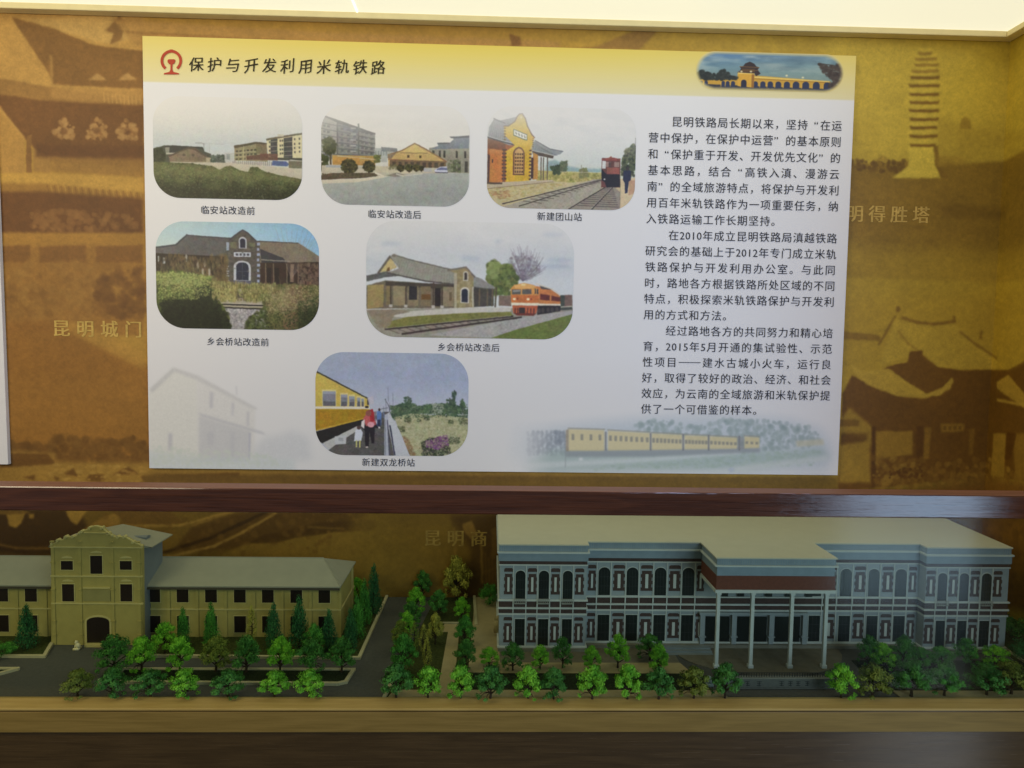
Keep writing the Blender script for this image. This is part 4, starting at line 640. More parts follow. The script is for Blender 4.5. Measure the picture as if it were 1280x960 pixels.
def wood(name, light, dark, rough, spec, scale=1.0, bump=.15, rough_var=.1):
    m, N, L, B = new_mat(name)
    tc = N.new('ShaderNodeTexCoord'); mp = N.new('ShaderNodeMapping'); mp.inputs['Scale'].default_value = (1.2 * scale, 14 * scale, 14 * scale); L.new(tc.outputs['Object'], mp.inputs[0])
    w = N.new('ShaderNodeTexNoise'); w.inputs['Scale'].default_value = 2.2; w.inputs['Detail'].default_value = 4; L.new(mp.outputs[0], w.inputs['Vector'])
    wv = N.new('ShaderNodeMath'); wv.operation = 'MULTIPLY'; wv.inputs[1].default_value = 11; L.new(w.outputs[0], wv.inputs[0])
    fr = N.new('ShaderNodeMath'); fr.operation = 'PINGPONG'; fr.inputs[1].default_value = 1; L.new(wv.outputs[0], fr.inputs[0])
    mp2 = N.new('ShaderNodeMapping'); mp2.inputs['Scale'].default_value = (6 * scale, 260 * scale, 260 * scale); L.new(tc.outputs['Object'], mp2.inputs[0])
    f2 = N.new('ShaderNodeTexNoise'); f2.inputs['Scale'].default_value = 2; f2.inputs['Detail'].default_value = 3; L.new(mp2.outputs[0], f2.inputs['Vector'])
    ad = N.new('ShaderNodeMath'); ad.operation = 'MULTIPLY_ADD'; ad.inputs[1].default_value = .45; L.new(fr.outputs[0], ad.inputs[0]); L.new(f2.outputs[0], ad.inputs[2])
    cr = N.new('ShaderNodeMapRange'); cr.inputs[1].default_value = .25; cr.inputs[2].default_value = 1.1; L.new(ad.outputs[0], cr.inputs[0])
    mx = N.new('ShaderNodeMix'); mx.data_type = 'RGBA'; mx.inputs[6].default_value = (*dark, 1); mx.inputs[7].default_value = (*light, 1); L.new(cr.outputs[0], mx.inputs[0])
    L.new(mx.outputs[2], B.inputs['Base Color'])
    rr = N.new('ShaderNodeMapRange'); rr.inputs[3].default_value = rough - rough_var; rr.inputs[4].default_value = rough + rough_var; L.new(f2.outputs[0], rr.inputs[0]); L.new(rr.outputs[0], B.inputs['Roughness'])
    B.inputs['Specular IOR Level'].default_value = spec
    bp = N.new('ShaderNodeBump'); bp.inputs['Strength'].default_value = bump; bp.inputs['Distance'].default_value = .001; L.new(ad.outputs[0], bp.inputs['Height']); L.new(bp.outputs[0], B.inputs['Normal'])
    return m
def print_mat(name, arr, rough=.5, spec=.35, bump=0, soft=0):
    if soft: arr = Canvas.blur(arr, soft)
    h, w, _ = arr.shape
    im = bpy.data.images.new(name, w, h); px = np.ones((h, w, 4), np.float32); px[:, :, :3] = np.clip(arr[::-1], 0, 255) / 255
    im.pixels.foreach_set(px.ravel()); im.update(); im.pack()
    m, N, L, B = new_mat(name)
    t = N.new('ShaderNodeTexImage'); t.image = im; t.extension = 'EXTEND'; t.interpolation = 'Cubic'
    uv = N.new('ShaderNodeUVMap'); L.new(uv.outputs[0], t.inputs[0])
    L.new(t.outputs[0], B.inputs['Base Color']); B.inputs['Roughness'].default_value = rough; B.inputs['Specular IOR Level'].default_value = spec
    if bump:
        tc = N.new('ShaderNodeTexCoord'); nz = N.new('ShaderNodeTexNoise'); nz.inputs['Scale'].default_value = 260; L.new(tc.outputs['Object'], nz.inputs['Vector'])
        bp = N.new('ShaderNodeBump'); bp.inputs['Strength'].default_value = bump; bp.inputs['Distance'].default_value = .001; L.new(nz.outputs[0], bp.inputs['Height']); L.new(bp.outputs[0], B.inputs['Normal'])
    return m
def uv_mesh(name, V, Fs, UV):
    me = bpy.data.meshes.new(name); me.from_pydata([tuple(map(float, v)) for v in V], [], Fs); me.update()
    lay = me.uv_layers.new(name='UVMap')
    for lp in me.loops: lay.data[lp.index].uv = UV[lp.vertex_index]
    return me

# ---------------------------------------------------------------- the alcove: wall, ceiling, cornice, mural
ZC, ZD, XW = 0.836, -0.7324, 1.42                              # cornice underside, model deck, side wall
plaster = mat('plaster', (.55, .48, .34), .8, .2)
MB().box(-2.2, 0, -1.4, XW + .1, .1, 1.0).build('wall', plaster); tag(bpy.data.objects['wall'], kind='structure')
MB().box(XW, -1.2, -1.4, XW + .1, -.0005, 1.0).build('side_wall', plaster); tag(bpy.data.objects['side_wall'], kind='structure')
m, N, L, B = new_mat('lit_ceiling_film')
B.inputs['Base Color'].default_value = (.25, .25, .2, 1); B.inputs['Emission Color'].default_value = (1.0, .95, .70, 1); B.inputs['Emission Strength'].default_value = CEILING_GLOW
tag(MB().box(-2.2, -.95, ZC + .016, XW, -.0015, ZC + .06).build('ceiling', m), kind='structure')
corn = mat('cornice_paint', (.85, .73, .38), .5, .3, .05)
cb = MB()
cb.add([(-2.2, -.004, ZC), (-2.2, -.036, ZC), (-2.2, -.036, ZC + .016), (-2.2, -.004, ZC + .016), (XW - .036, -.004, ZC), (XW - .036, -.036, ZC), (XW - .036, -.036, ZC + .016), (XW - .036, -.004, ZC + .016)],
       [(0, 1, 2, 3), (7, 6, 5, 4), (0, 4, 5, 1), (1, 5, 6, 2), (2, 6, 7, 3), (3, 7, 4, 0)])
cb.box(XW - .036, -1.0, ZC + .0001, XW - .003, -.004, ZC + .0155)
tag(cb.build('cornice', corn, bevel=.002), 'tan trim strip between glowing cream ceiling and gold mural', 'cornice')
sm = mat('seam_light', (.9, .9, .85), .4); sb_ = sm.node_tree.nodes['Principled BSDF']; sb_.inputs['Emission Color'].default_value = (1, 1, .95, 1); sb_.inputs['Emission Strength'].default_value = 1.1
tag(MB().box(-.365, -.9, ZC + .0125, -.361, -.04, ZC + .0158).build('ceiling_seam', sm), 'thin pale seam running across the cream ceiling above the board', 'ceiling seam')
U0, U1, V0, V1, RES = -1.50, XW + .62, ZD - .01, ZC + .05, 560
MW, MH = int((U1 - U0) * RES), int((V1 - V0) * RES)
def mural_T(x, y):
    p = on_y(x, y, 0)
    u, v = p[0], p[2]
    if u > XW:
        q = on_x(x, y, XW); u, v = XW - q[1], q[2]
    return ((u - U0) * RES, (V1 - v) * RES)
mural_mat = print_mat('sepia_mural', paint_mural(MW, MH, mural_T), .5, .3, .2, 0)
def muv(u, v): return ((u - U0) / (U1 - U0), (v - V0) / (V1 - V0))
e = .0012; uu = XW - e
me = uv_mesh('mural', [(-2.2, -e, V0), (uu, -e, V0), (uu, -e, ZC + .02), (-2.2, -e, ZC + .02), (uu, -1.2, V0), (uu, -1.2, ZC + .02)],
             [(0, 1, 2, 3), (1, 4, 5, 2)], [muv(-2.2, V0), muv(XW, V0), muv(XW, ZC + .02), muv(-2.2, ZC + .02), muv(XW + 1.2, V0), muv(XW + 1.2, ZC + .02)])
mural = tag(link('mural', me, mural_mat), 'gold sepia mural of old temples and a pagoda covering the alcove wall', 'mural')

# ---------------------------------------------------------------- lettering
_fc = bpy.data.curves.new('glyph_source', 'FONT'); _fc.resolution_u = 2; _fo = bpy.data.objects.new('glyph_source', _fc); COL.objects.link(_fo)
_glyphs = {}
def glyph(ch, fat=0.0):
    k = (ch, fat)
    if k not in _glyphs:
        _fc.body = ch; _fc.size = 1.0; _fc.offset = fat
        dg = bpy.context.evaluated_depsgraph_get(); me = bpy.data.meshes.new_from_object(_fo.evaluated_get(dg))
        _glyphs[k] = ([(v.co.x, v.co.y) for v in me.vertices], [tuple(p.vertices) for p in me.polygons]); bpy.data.meshes.remove(me)
    return _glyphs[k]
def set_text(mb, text, xl, zc, cell, Y, size=.93, adv=None, fat=0.0, skew=0.0, lean=0.0, drop=0.0):
    """glyph by glyph on square cells from xl, centred on zc; digits take half a cell"""
    x = xl; adv = adv or cell
    for ch in text:
        w = .5 if ch in '0123456789' else 1.0
        V, Fs = glyph(ch, fat)
        if V:
            xs = [p[0] for p in V]; s = cell * size
            if w < 1: ox = x + adv * .25 - (max(xs) + min(xs)) / 2 * s
            elif ch == '“': ox = x + adv * .52 - min(xs) * s
            elif ch == '”': ox = x + adv * .05 - min(xs) * s
            else: ox = x + (adv - s * 1.0) / 2
            cy = .38
            P = []
            for px_, py_ in V:
                gx, gy = px_, py_ - cy
                if skew: gy += skew * (gx - .5) + .03 * math.sin(gx * 5 + ord(ch))
                if lean: gx += lean * gy
                P.append((ox + gx * s, Y, zc + gy * s))
            mb.add(P, Fs)
        x += adv * w
        zc -= drop * adv * w
    return x
ink = mat('grey_ink', (.035, .038, .05), .6, .2, .05)
brown_ink = mat('dark_brown_ink', (.04, .03, .012), .6, .2, .05)
red_ink = mat('red_ink', (.50, .07, .035), .6, .2, .05)
gold_ink = mat('pale_gold_ink', (.60, .40, .10), .6, .2, .25, 90)
for txt, xa, yc, pitch in (('昆明城门', 62, 410, 29.6), ('昆明得胜塔', 1027, 266, 28.0), ('昆明商', 526, 672, 29.0)):
    a = on_y(xa, yc, 0); s = px_size(a); mb = MB(); 
    for dx in (-.55, 0, .55): set_text(mb, txt, a[0] + dx * s, a[2], 21 * s, -.0022 + dx * 1e-4, 1.06, pitch * s)
    mb.build('lettering', gold_ink if yc < 600 else mat('faint_gold_ink', (.42, .28, .07), .6, .2, .3, 90), mural)

# ---------------------------------------------------------------- the display boards
YB = -.014                                                      # front of the boards
bc = [on_y(x, y, YB) for x, y in ((178, 45), (1070, 70), (1047, 594), (187, 585))]
BX0, BX1 = (bc[0][0] + bc[3][0]) / 2, (bc[1][0] + bc[2][0]) / 2; BZ1, BZ0 = (bc[0][2] + bc[1][2]) / 2, (bc[2][2] + bc[3][2]) / 2
white_board = mat('board_white', (.80, .79, .77), .5, .3, .02)
BW, BH = 1640, int(1640 * (BZ1 - BZ0) / (BX1 - BX0))
def board_T(x, y):
    p = on_y(x, y, YB); return ((p[0] - BX0) / (BX1 - BX0) * BW, (BZ1 - p[2]) / (BZ1 - BZ0) * BH)
board = tag(empty('display_board', ((BX0 + BX1) / 2, 0, BZ0)), 'large white board with yellow header, railway station photos and Chinese text', 'display board')
MB().box(BX0, YB, BZ0, BX1, -.0013, BZ1).build('board', white_board, board, bevel=.0008)
sheet = uv_mesh('printed_sheet', [(BX0, YB - .0006, BZ0), (BX1, YB - .0006, BZ0), (BX1, YB - .0006, BZ1), (BX0, YB - .0006, BZ1)], [(0, 1, 2, 3)], [(0, 0), (1, 0), (1, 1), (0, 1)])
link('printed_sheet', sheet, print_mat('printed_sheet', paint_board(BW, BH, board_T), .42, .3, 0, 1), board)
def photo(corners, rad, art, label, soft=1):
    """a rounded print glued to the board; corners in photograph pixels from the top left, clockwise"""
    C = [on_y(x, y, YB - .0012) for x, y in corners]; s = px_size(C[0])
    x0, x1 = (C[0][0] + C[3][0]) / 2, (C[1][0] + C[2][0]) / 2; z1, z0 = (C[0][2] + C[1][2]) / 2, (C[2][2] + C[3][2]) / 2
    r = rad * s; V = []
    for cx, cz, a0 in ((x1 - r, z1 - r, 0), (x0 + r, z1 - r, 90), (x0 + r, z0 + r, 180), (x1 - r, z0 + r, 270)):
        V += [(cx + r * math.cos(math.radians(a0 + t)), YB - .0012, cz + r * math.sin(math.radians(a0 + t))) for t in range(0, 91, 6)]
    UV = [((v[0] - x0) / (x1 - x0), (v[2] - z0) / (z1 - z0)) for v in V]
    me = uv_mesh('photo_print', V, [tuple(range(len(V)))], UV)
    o = link('photo_print', me, print_mat('photo_print', art, .42, .3, 0, soft), board); o['label'] = label; return o
photo([(191, 120.5), (378, 123), (377.5, 250), (192, 247.5)], 33, fade_top(paint_station_before(), .42), 'photo of an overgrown field with flats behind')
photo([(401.5, 130), (587.5, 133), (586.5, 258), (401.5, 256)], 33, fade_top(paint_station_after(), .5), 'photo of a grey forecourt with a gabled hall')
photo([(609, 133), (795.5, 136), (793.5, 262.5), (609, 260.3)], 30, fade_top(paint_new_station(), .5), 'photo of a yellow station house beside two tracks')
photo([(194.5, 277), (399, 279), (398.5, 412.5), (195.5, 410.5)], 36, lift(paint_bridge_station_before()), 'photo of a derelict stone station among weeds')
photo([(457.5, 276), (717.5, 279), (716, 424), (458, 421.5)], 38, fade_top(paint_bridge_station_after(), .32, al=.6), 'photo of a restored station with an orange locomotive')
photo([(394, 440), (586, 442), (584.5, 570), (394.5, 569)], 36, lift(paint_train_platform()), 'photo of a yellow train beside a walkway')
photo([(870, 64), (1055, 68), (1054, 115.5), (870, 112)], 23, paint_arched_bridge((229, 212, 142)), 'night picture of a lit arched bridge', 1)
YT = YB - .0022
# title, emblem, captions, paragraphs
mb = MB(); a = on_y(234, 80, YT); b = on_y(484, 84.5, YT); n = 11; ad = (b[0] - a[0]) / n

for dx in (-.22, .22): set_text(mb, '保护与开发利用米轨铁路', a[0] + dx * .002, a[2], ad * .82, YT + dx * 1e-4, 1.0, ad, 0.0, .15, .07, (a[2] - b[2]) / (b[0] - a[0]))
mb.build('title', brown_ink, board)
s = px_size(a)
for txt, xa, xb, yc in (('临安站改造前', 250.5, 319, 262.5), ('临安站改造后', 459.5, 527, 267.5), ('新建团山站', 671, 728, 270.5), ('乡会桥站改造前', 258, 336.5, 427), ('乡会桥站改造后', 546.5, 625, 434), ('新建双龙桥站', 452, 519, 578)):
    a = on_y(xa, yc - .4, YT); b = on_y(xb, yc, YT); mb = MB(); ad = (b[0] - a[0]) / len(txt); set_text(mb, txt, a[0], a[2], ad, YT, .97, ad); mb.build('caption', ink, board)
paras = [['昆明铁路局长期以来，坚持“在运', '营中保护，在保护中运营”的基本原则', '和“保护重于开发、开发优先文化”的', '基本思路，结合“高铁入滇、漫游云', '南”的全域旅游特点，将保护与开发利', '用百年米轨铁路作为一项重要任务，纳', '入铁路运输工作长期坚持。'],
         ['在2010年成立昆明铁路局滇越铁路', '研究会的基础上于2012年专门成立米轨', '铁路保护与开发利用办公室。与此同', '时，路地各方根据铁路所处区域的不同', '特点，积极探索米轨铁路保护与开发利', '用的方式和方法。'],
         ['经过路地各方的共同努力和精心培', '育，2015年5月开通的集试验性、示范', '性项目——建水古城小火车，运行良', '好，取得了较好的政治、经济、和社会', '效应，为云南的全域旅游和米轨保护提', '供了一个可借鉴的样本。']]
t0 = on_y(809.5, 171.6, YT); t1 = on_y(801, 511, YT); xr = on_y(1047, 300, YT)[0]; xl = (t0[0] + t1[0]) / 2; cell = (xr - xl) / 17; pitch = (t0[2] - t1[2]) / 17
row = 0
for P in paras:
    mb = MB()
    for k, ln in enumerate(P):
        z = t0[2] + pitch - row * pitch; x = xl + (2 * cell if k == 0 else 0); n = sum(.5 if c in '0123456789' else 1 for c in ln)
        adv = (xr - x) / n if k < len(P) - 1 else cell
        if '——' in ln:
            i = ln.index('——'); e2 = set_text(mb, ln[:i], x, z, cell, YT, .94, adv); mb.add([(e2 + adv * .08, YT, z - cell * .03), (e2 + adv * 1.92, YT, z - cell * .03), (e2 + adv * 1.92, YT, z + cell * .03), (e2 + adv * .08, YT, z + cell * .03)], [(0, 1, 2, 3)]); set_text(mb, ln[i + 2:], e2 + 2 * adv, z, cell, YT, .94, adv)
        else: set_text(mb, ln, x, z, cell, YT, .94, adv)
        row += 1
    mb.build('paragraph', ink, board)
# emblem: open ring with a cap over a rail section
q = lambda x, y: (lambda p: (p[0], p[2]))(on_y(190 + x / 8, 50 + y / 8, YT))
mb = MB(); ring = []
cx, cy = 193, 208
for k in range(41):
    t = math.radians(125 - k * 7.75 * 290 / 310 + 0); ring.append(t)
A0, A1 = math.radians(-232), math.radians(52)
for k in range(40):
    ta, tb = A0 + (A1 - A0) * k / 40, A0 + (A1 - A0) * (k + 1) / 40
    pts = [q(cx + r * math.cos(t), cy + r * 1.02 * math.sin(t)) for r, t in ((108, ta), (108, tb), (80, tb), (80, ta))]
    mb.add([(x, YT, z) for x, z in ccw(pts)], [(0, 1, 2, 3)])
for P in ([(165, 108), (180, 94), (206, 94), (222, 108)], [(155, 200), (165, 192), (222, 192), (233, 200), (232, 222), (215, 240), (204, 246), (204, 300), (215, 318), (270, 332), (270, 344), (118, 344), (118, 332), (172, 318), (184, 300), (184, 246), (172, 240), (156, 222)]):
    mb.add([(x, YT - .00005, z) for x, z in ccw([q(*p) for p in P])], [tuple(range(len(P)))])
mb.build('emblem', red_ink, board)
ex = on_y(11.5, 582, YB)[0] - .003
tag(MB().plate([(-2.1, BZ0 + .006), (ex, BZ0 + .006), (ex - .012, BZ1), (-2.1, BZ1)], YB, -.0013).build('display_board', white_board, bevel=.0008), 'neighbouring white board cut off by the left picture edge', 'display board')
bpy.data.objects.remove(_fo)

# ---------------------------------------------------------------- the showcase
YF = -.585                                                      # the glass line
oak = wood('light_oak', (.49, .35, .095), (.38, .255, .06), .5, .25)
oak_f = wood('shaded_oak_fascia', (.27, .18, .042), (.19, .125, .026), .5, .25)  # ledge oak darkened: the weaker light on the front is in its colour
dark_rail = wood('dark_lacquered_wood', (.095, .031, .012), (.040, .013, .006), .12, .8, 1.0, .30, .05)
rail_top = wood('lit_rail_top', (.26, .115, .07), (.17, .07, .04), .5, .3)  # lighter copy of the rail wood, ceiling reflection painted into the top face
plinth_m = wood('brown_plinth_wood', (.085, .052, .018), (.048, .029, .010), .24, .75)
case = tag(empty('showcase', (0, YF, ZD - .4)), 'long low glass-fronted showcase with dark top rail and light oak ledge', 'showcase')
rail = MB().box(-2.2, -.603, -.346, XW - .002, -.553, -.298).build('top_rail', dark_rail, case, bevel=.0025)
rail.data.materials.append(rail_top); rail.data.polygons[1].material_index = 1
MB().box(-3.2, -5.2, -1.70, 5.0, -.626 + .012, -1.65).build('floor', mat('stone_floor', (.10, .09, .07), .6, .3, .1, 6)); tag(bpy.data.objects['floor'], kind='structure')
m, N, L, B = new_mat('tinted_glass')
N.remove(B); tr = N.new('ShaderNodeBsdfTransparent'); tr.inputs[0].default_value = (.885, .915, .84, 1); gl = N.new('ShaderNodeBsdfGlossy'); gl.inputs['Roughness'].default_value = .13  # glass tint deepened to darken everything inside the case
fr = N.new('ShaderNodeFresnel'); fr.inputs[0].default_value = 1.22; ms = N.new('ShaderNodeMixShader'); L.new(fr.outputs[0], ms.inputs[0]); L.new(tr.outputs[0], ms.inputs[1]); L.new(gl.outputs[0], ms.inputs[2]); L.new(ms.outputs[0], N['Material Output'].inputs[0])
MB().box(-2.2, YF - .001, ZD + .001, XW - .003, YF + .004, -.3465).build('glass_pane', m, case)
ZL = -.727
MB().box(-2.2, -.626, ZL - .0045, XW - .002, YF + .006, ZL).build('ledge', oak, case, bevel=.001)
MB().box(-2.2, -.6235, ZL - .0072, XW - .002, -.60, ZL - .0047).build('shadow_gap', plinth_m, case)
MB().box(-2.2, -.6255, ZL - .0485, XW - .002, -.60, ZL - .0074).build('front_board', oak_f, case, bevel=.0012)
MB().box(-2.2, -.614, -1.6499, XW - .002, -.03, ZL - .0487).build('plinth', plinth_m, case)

# ---------------------------------------------------------------- the model's ground
asphalt = mat('model_asphalt', (.085, .088, .080), .85, .15, .12, 120, .1)
lawn_m = mat('model_turf', (.050, .062, .018), .95, .05, .45, 160, .6)
sand = mat('model_paving', (.40, .33, .17), .8, .2, .08, 80)
kerb_m = mat('model_kerb', (.48, .44, .26), .7, .2, .06, 80)
earth = mat('model_forecourt', (.17, .155, .11), .85, .15, .15, 60)
soil = mat('model_hedge_bed', (.022, .032, .014), .95, .05, .5, 240, .8)
def struct(o): return tag(o, kind='structure')
struct(MB().box(-2.2, YF + .0065, ZD - .02, XW - .002, -.002, ZD).build('ground', asphalt))
def g(*P): return [tuple(on_z(x, y, ZD)[:2]) for x, y in P]
def patch(name, P, m, k): return struct(MB().slab(P, ZD + .0004, ZD + .0008 * k + .001).build(name, m))
def kerb(P, w=.0075, h=.006):
    mb = MB()
    for (ax, ay), (bx, by) in zip(P[:-1], P[1:]):
        d = Vector((bx - ax, by - ay)); d.normalize(); n_ = Vector((-d.y, d.x)) * w / 2; e_ = d * w / 2
        mb.slab([(ax + n_.x - e_.x, ay + n_.y - e_.y), (bx + n_.x + e_.x, by + n_.y + e_.y), (bx - n_.x + e_.x, by - n_.y + e_.y), (ax - n_.x - e_.x, ay - n_.y - e_.y)], ZD + .0003, ZD + h + .0001 * len(mb.f) * .05)
    return struct(mb.build('kerb', kerb_m))
XR = XW - .004
patch('lawn', [(-2.2, -.392), (-.995, -.392), (-1.022, -.326), (-1.022, -.006), (-2.2, -.006)], lawn_m, 1); kerb([(-1.3, -.392), (-.995, -.392), (-1.018, -.326)])
patch('lawn', [(-.802, -.326), (-.80, -.388), (-.290, -.395), (-.283, -.006), (-.802, -.006)], lawn_m, 1); kerb([(-.80, -.388), (-.2895, -.397), (-.283, -.006)])
patch('flower_bed', [(-.785, -.457), (-.293, -.457), (-.300, -.512), (-.312, -.518), (-.77, -.514)], soil, 3); kerb([(-.785, -.455), (-.291, -.456), (-.297, -.512), (-.312, -.520), (-.765, -.514)])
patch('flower_bed', [(-2.2, -.457), (-1.016, -.457), (-1.075, -.515), (-2.2, -.515)], soil, 3); kerb([(-2.2, -.455), (-1.014, -.455), (-1.085, -.525)])
patch('lawn', [(-.205, -.577), (-.145, -.006), (-.022, -.006), (-.03, -.545), (-.06, -.577)], lawn_m, 1); kerb([(-.206, -.577), (-.1985, -.5)])
patch('path', g((545, 876), (566, 876), (574, 790), (574, 781), (556, 781), (546, 791), (560, 791)), sand, 2); kerb(g((574, 780), (545, 780)), .004, .005)
patch('pavement', [(-.20, -.577), (.50, -.577), (.485, -.545), (-.19, -.545)], sand, 2.4); patch('pavement', [(-.035, -.006), (.030, -.006), (.030, -.465), (-.04, -.465)], sand, 2.2); kerb([(-.037, -.006), (-.028, -.205)])
patch('pavement', [(.0305, -.416), (.44, -.416), (.455, -.468), (.0305, -.468)], sand, 1.4); patch('lawn', [(.0305, -.3), (.44, -.3), (.44, -.4155), (.0305, -.4155)], earth, 1)
patch('flower_bed', [(-.03, -.4685), (.455, -.4685), (.475, -.5445), (-.03, -.5445)], soil, 1.6)
fc = [(.45 + .02, -.335)] + [(.64 + .20 * math.cos(t), -.345 - .135 * math.sin(t)) for t in np.linspace(math.pi, 0, 16)] + [(.83, -.335)]
patch('forecourt', fc, earth, 2)
patch('flower_bed', [(.845, -.40), (XR, -.40), (XR, -.545), (.835, -.545)], soil, 1.2); patch('pavement', [(.86, -.577), (XR, -.577), (XR, -.5455), (.86, -.5455)], sand, 2)
patch('lawn', [(1.26, -.006), (XR, -.006), (XR, -.3995), (1.235, -.3995)], lawn_m, 1); kerb([(1.255, -.30), (1.247, -.41)], .005)

# ---------------------------------------------------------------- the yellow station model
yel = mat('yellow_render', (.41, .35, .11), .75, .25, .08, 60); yel_t = mat('yellow_trim', (.56, .49, .20), .7, .25, .06, 60)
slate = mat('grey_roof_card', (.33, .33, .25), .7, .25, .05, 40); bluewall = mat('shaded_blue_card', (.20, .23, .24), .7, .25, .06, 40)  # bluewall puts the shade on the block's side into a bluish colour
pane_b = mat('dark_brown_pane', (.018, .011, .009), .3, .5, .1)
B1 = tag(empty('station_building', (-.91, -.2, ZD)), 'yellow station model with scrolled gable, grey roofs and dark windows', 'model building')
YW, YG, GX = -.28, -.325, -.912
wl, wr = -1.466, -.356
MB().box(wl, YW, ZD + .0002, -1.0105, -.11, -.603).box(-.8095, YW, ZD + .0002, wr, -.11, -.603).build('wall', yel, B1)
ro = MB(); ez, rz, ov = -.601, -.561, .014
V = [(wl - ov, YW - ov, ez), (wr + ov * .2, YW - ov, ez), (wr + ov * .2, -.11 + ov, ez), (wl - ov, -.11 + ov, ez), (wl + .06, -.197, rz), (-.416, -.197, rz)]
ro.add(V + [(x, y, z - .003) for x, y, z in V[:4]], [(0, 1, 5, 4), (1, 2, 5), (2, 3, 4, 5), (3, 0, 4), (0, 6, 7, 1), (1, 7, 8, 2), (2, 8, 9, 3), (3, 9, 6, 0), (9, 8, 7, 6)])
roof = ro.build('roof', slate, B1)
MB().tube([(wl + .06, -.197, rz + .0003), (-.416, -.197, rz + .0003)], [.0016, .0016], 5).tube([(-.416, -.197, rz), (wr + ov * .2, YW - ov, ez + .0004)], [.0013, .0013], 5).build('ridge', slate, roof)
MB().box(wl - ov + .002, YW - ov - .0015, ez - .0085, wr + .001, YW - ov + .001, ez - .0035).build('gutter', mat('dark_gutter', (.07, .06, .04), .6), roof)
def xz(x, y, Y): p = on_y(x, y, Y); return (p[0], p[2])
def zat(x, y, Y): return on_y(x, y, Y)[2]
def window(x, z0, z1, w, Y, parent, frame_m, pane_m, fr=.0022, arch=0.0, bars=0):
    def out(e):
        if arch: return [(x - w / 2 - e, z0 - e), (x + w / 2 + e, z0 - e)] + [(x + (w / 2 + e) * math.cos(t), z1 - arch + (arch + e) * math.sin(t)) for t in np.linspace(0, math.pi, 9)]
        return [(x - w / 2 - e, z0 - e), (x + w / 2 + e, z0 - e), (x + w / 2 + e, z1 + e), (x - w / 2 - e, z1 + e)]
    f = MB().plate(out(fr), Y - .0012, Y + .001).build('window', frame_m, parent)
    MB().plate(out(0), Y - .0016, Y - .0004).build('pane', pane_m, f)
    if bars:
        b = MB()
        for k in range(1, bars + 1): xx = x - w / 2 + w * k / (bars + 1); b.box(xx - .0003, Y - .0020, z0, xx + .0003, Y - .0015, z1 - arch * .5)
        for k in (.33, .66): zz = z0 + (z1 - z0) * k; b.box(x - w / 2, Y - .0021, zz - .0003, x + w / 2, Y - .00155, zz + .0003)
        b.build('glazing_bars', glaze, f)
    return f
glaze = mat('dark_glazing_bar', (.045, .05, .055), .5)
s = px_size((-.6, YW, -.65))
zu0, zu1 = zat(193, 752.5, YW), zat(193, 736.5, YW); zl0, zl1 = zat(194, 790, YW), zat(194, 769.5, YW)
wx = [xz(x, 745, YW)[0] for x in (193, 228.5, 264, 300, 335, 370.5, 405.5)]; wx += [2 * GX - x for x in wx]
for x in wx:
    window(x, zu0, zu1, 14.4 * s, YW, B1, yel_t, pane_b, .0016); window(x, zl0, zl1, 14.4 * s, YW, B1, yel_t, pane_b, .0016)
zb = zat(200, 761, YW); bt = MB()
for x0, x1 in ((wl, -1.0106), (-.8094, wr + .002)): MB().box(x0, YW - .003, zb - .0016, x1, YW + .001, zb + .0016).build('belt_course', yel_t, B1)
pass; pl_m = yel
xsr = sorted(wx)
for a_, b_ in zip(xsr[:-1], xsr[1:]):
    if not (-1.03 < (a_ + b_) / 2 < -.79): MB().box((a_ + b_) / 2 - .004, YW - .0022, ZD + .0003, (a_ + b_) / 2 + .004, YW + .001, -.606).build('pilaster', yel, B1)
pl = MB(); pl.box(wr - .004, YW - .0024, ZD + .0003, wr + .0024, YW + .004, -.606); pl.build('pilaster', yel, B1)
MB().box(wr - .001, -.279, zb - .0017, wr + .0025, -.112, zb + .0017).box(wr - .001, -.14, ZD + .0003, wr + .002, -.132, -.606).build('side_trim', yel_t, B1)
# gable block
prof = [(64, 803), (64, 681), (70, 679), (73, 676), (78, 675.5), (81, 672.5), (86, 671.5), (92, 672), (96, 670), (99, 666.5), (104, 664), (109, 662.5), (113, 659.5), (119, 658), (125, 659.5), (129, 662), (133, 666), (138, 669.5), (142, 671.5), (147, 672), (153, 671.5), (158, 673), (163, 676), (167, 679), (172, 681), (177, 683), (178, 806)]
PR = [xz(x, y, YG) for x, y in prof]; PR[0] = (PR[0][0], ZD + .0002); PR[-1] = (PR[-1][0], ZD + .0002)
fac = MB().plate(PR, YG, YG + .013).build('gable_front', yel, B1)
cop = MB(); top = PR[1:-1]
cop.tube([(x, YG + .003, z + .0006) for x, z in top], [.0021] * len(top), 6); cop.build('scroll_coping', yel_t, fac, smooth=True)
for x_, y_ in ((72, 676), (82, 671.8), (91, 671.5), (102, 665), (112, 660.5), (127, 660.5), (135, 667.5), (147, 671.8), (155, 671.8), (166, 678.5)):
    x, z = xz(x_, y_ - .6, YG); cu = MB(); cu.tube([(x, YG - .003, z), (x, YG + .010, z)], [.0034, .0034], 9)
    cu.build('scroll_curl', yel_t, fac)
for x, z in (PR[1], PR[-2], xz(99, 667, YG), xz(140, 670, YG)):
    fin = MB(); fin.tube([(x, YG + .001, z - .003), (x, YG + .001, z), (x, YG + .001, z + .003), (x, YG + .001, z + .005)], [.0022, .0032, .0030, .0008], 8)
    fin.build('finial', yel_t, fac, smooth=True)
tr_ = MB(); xl_, xr_ = PR[1][0], PR[-2][0]
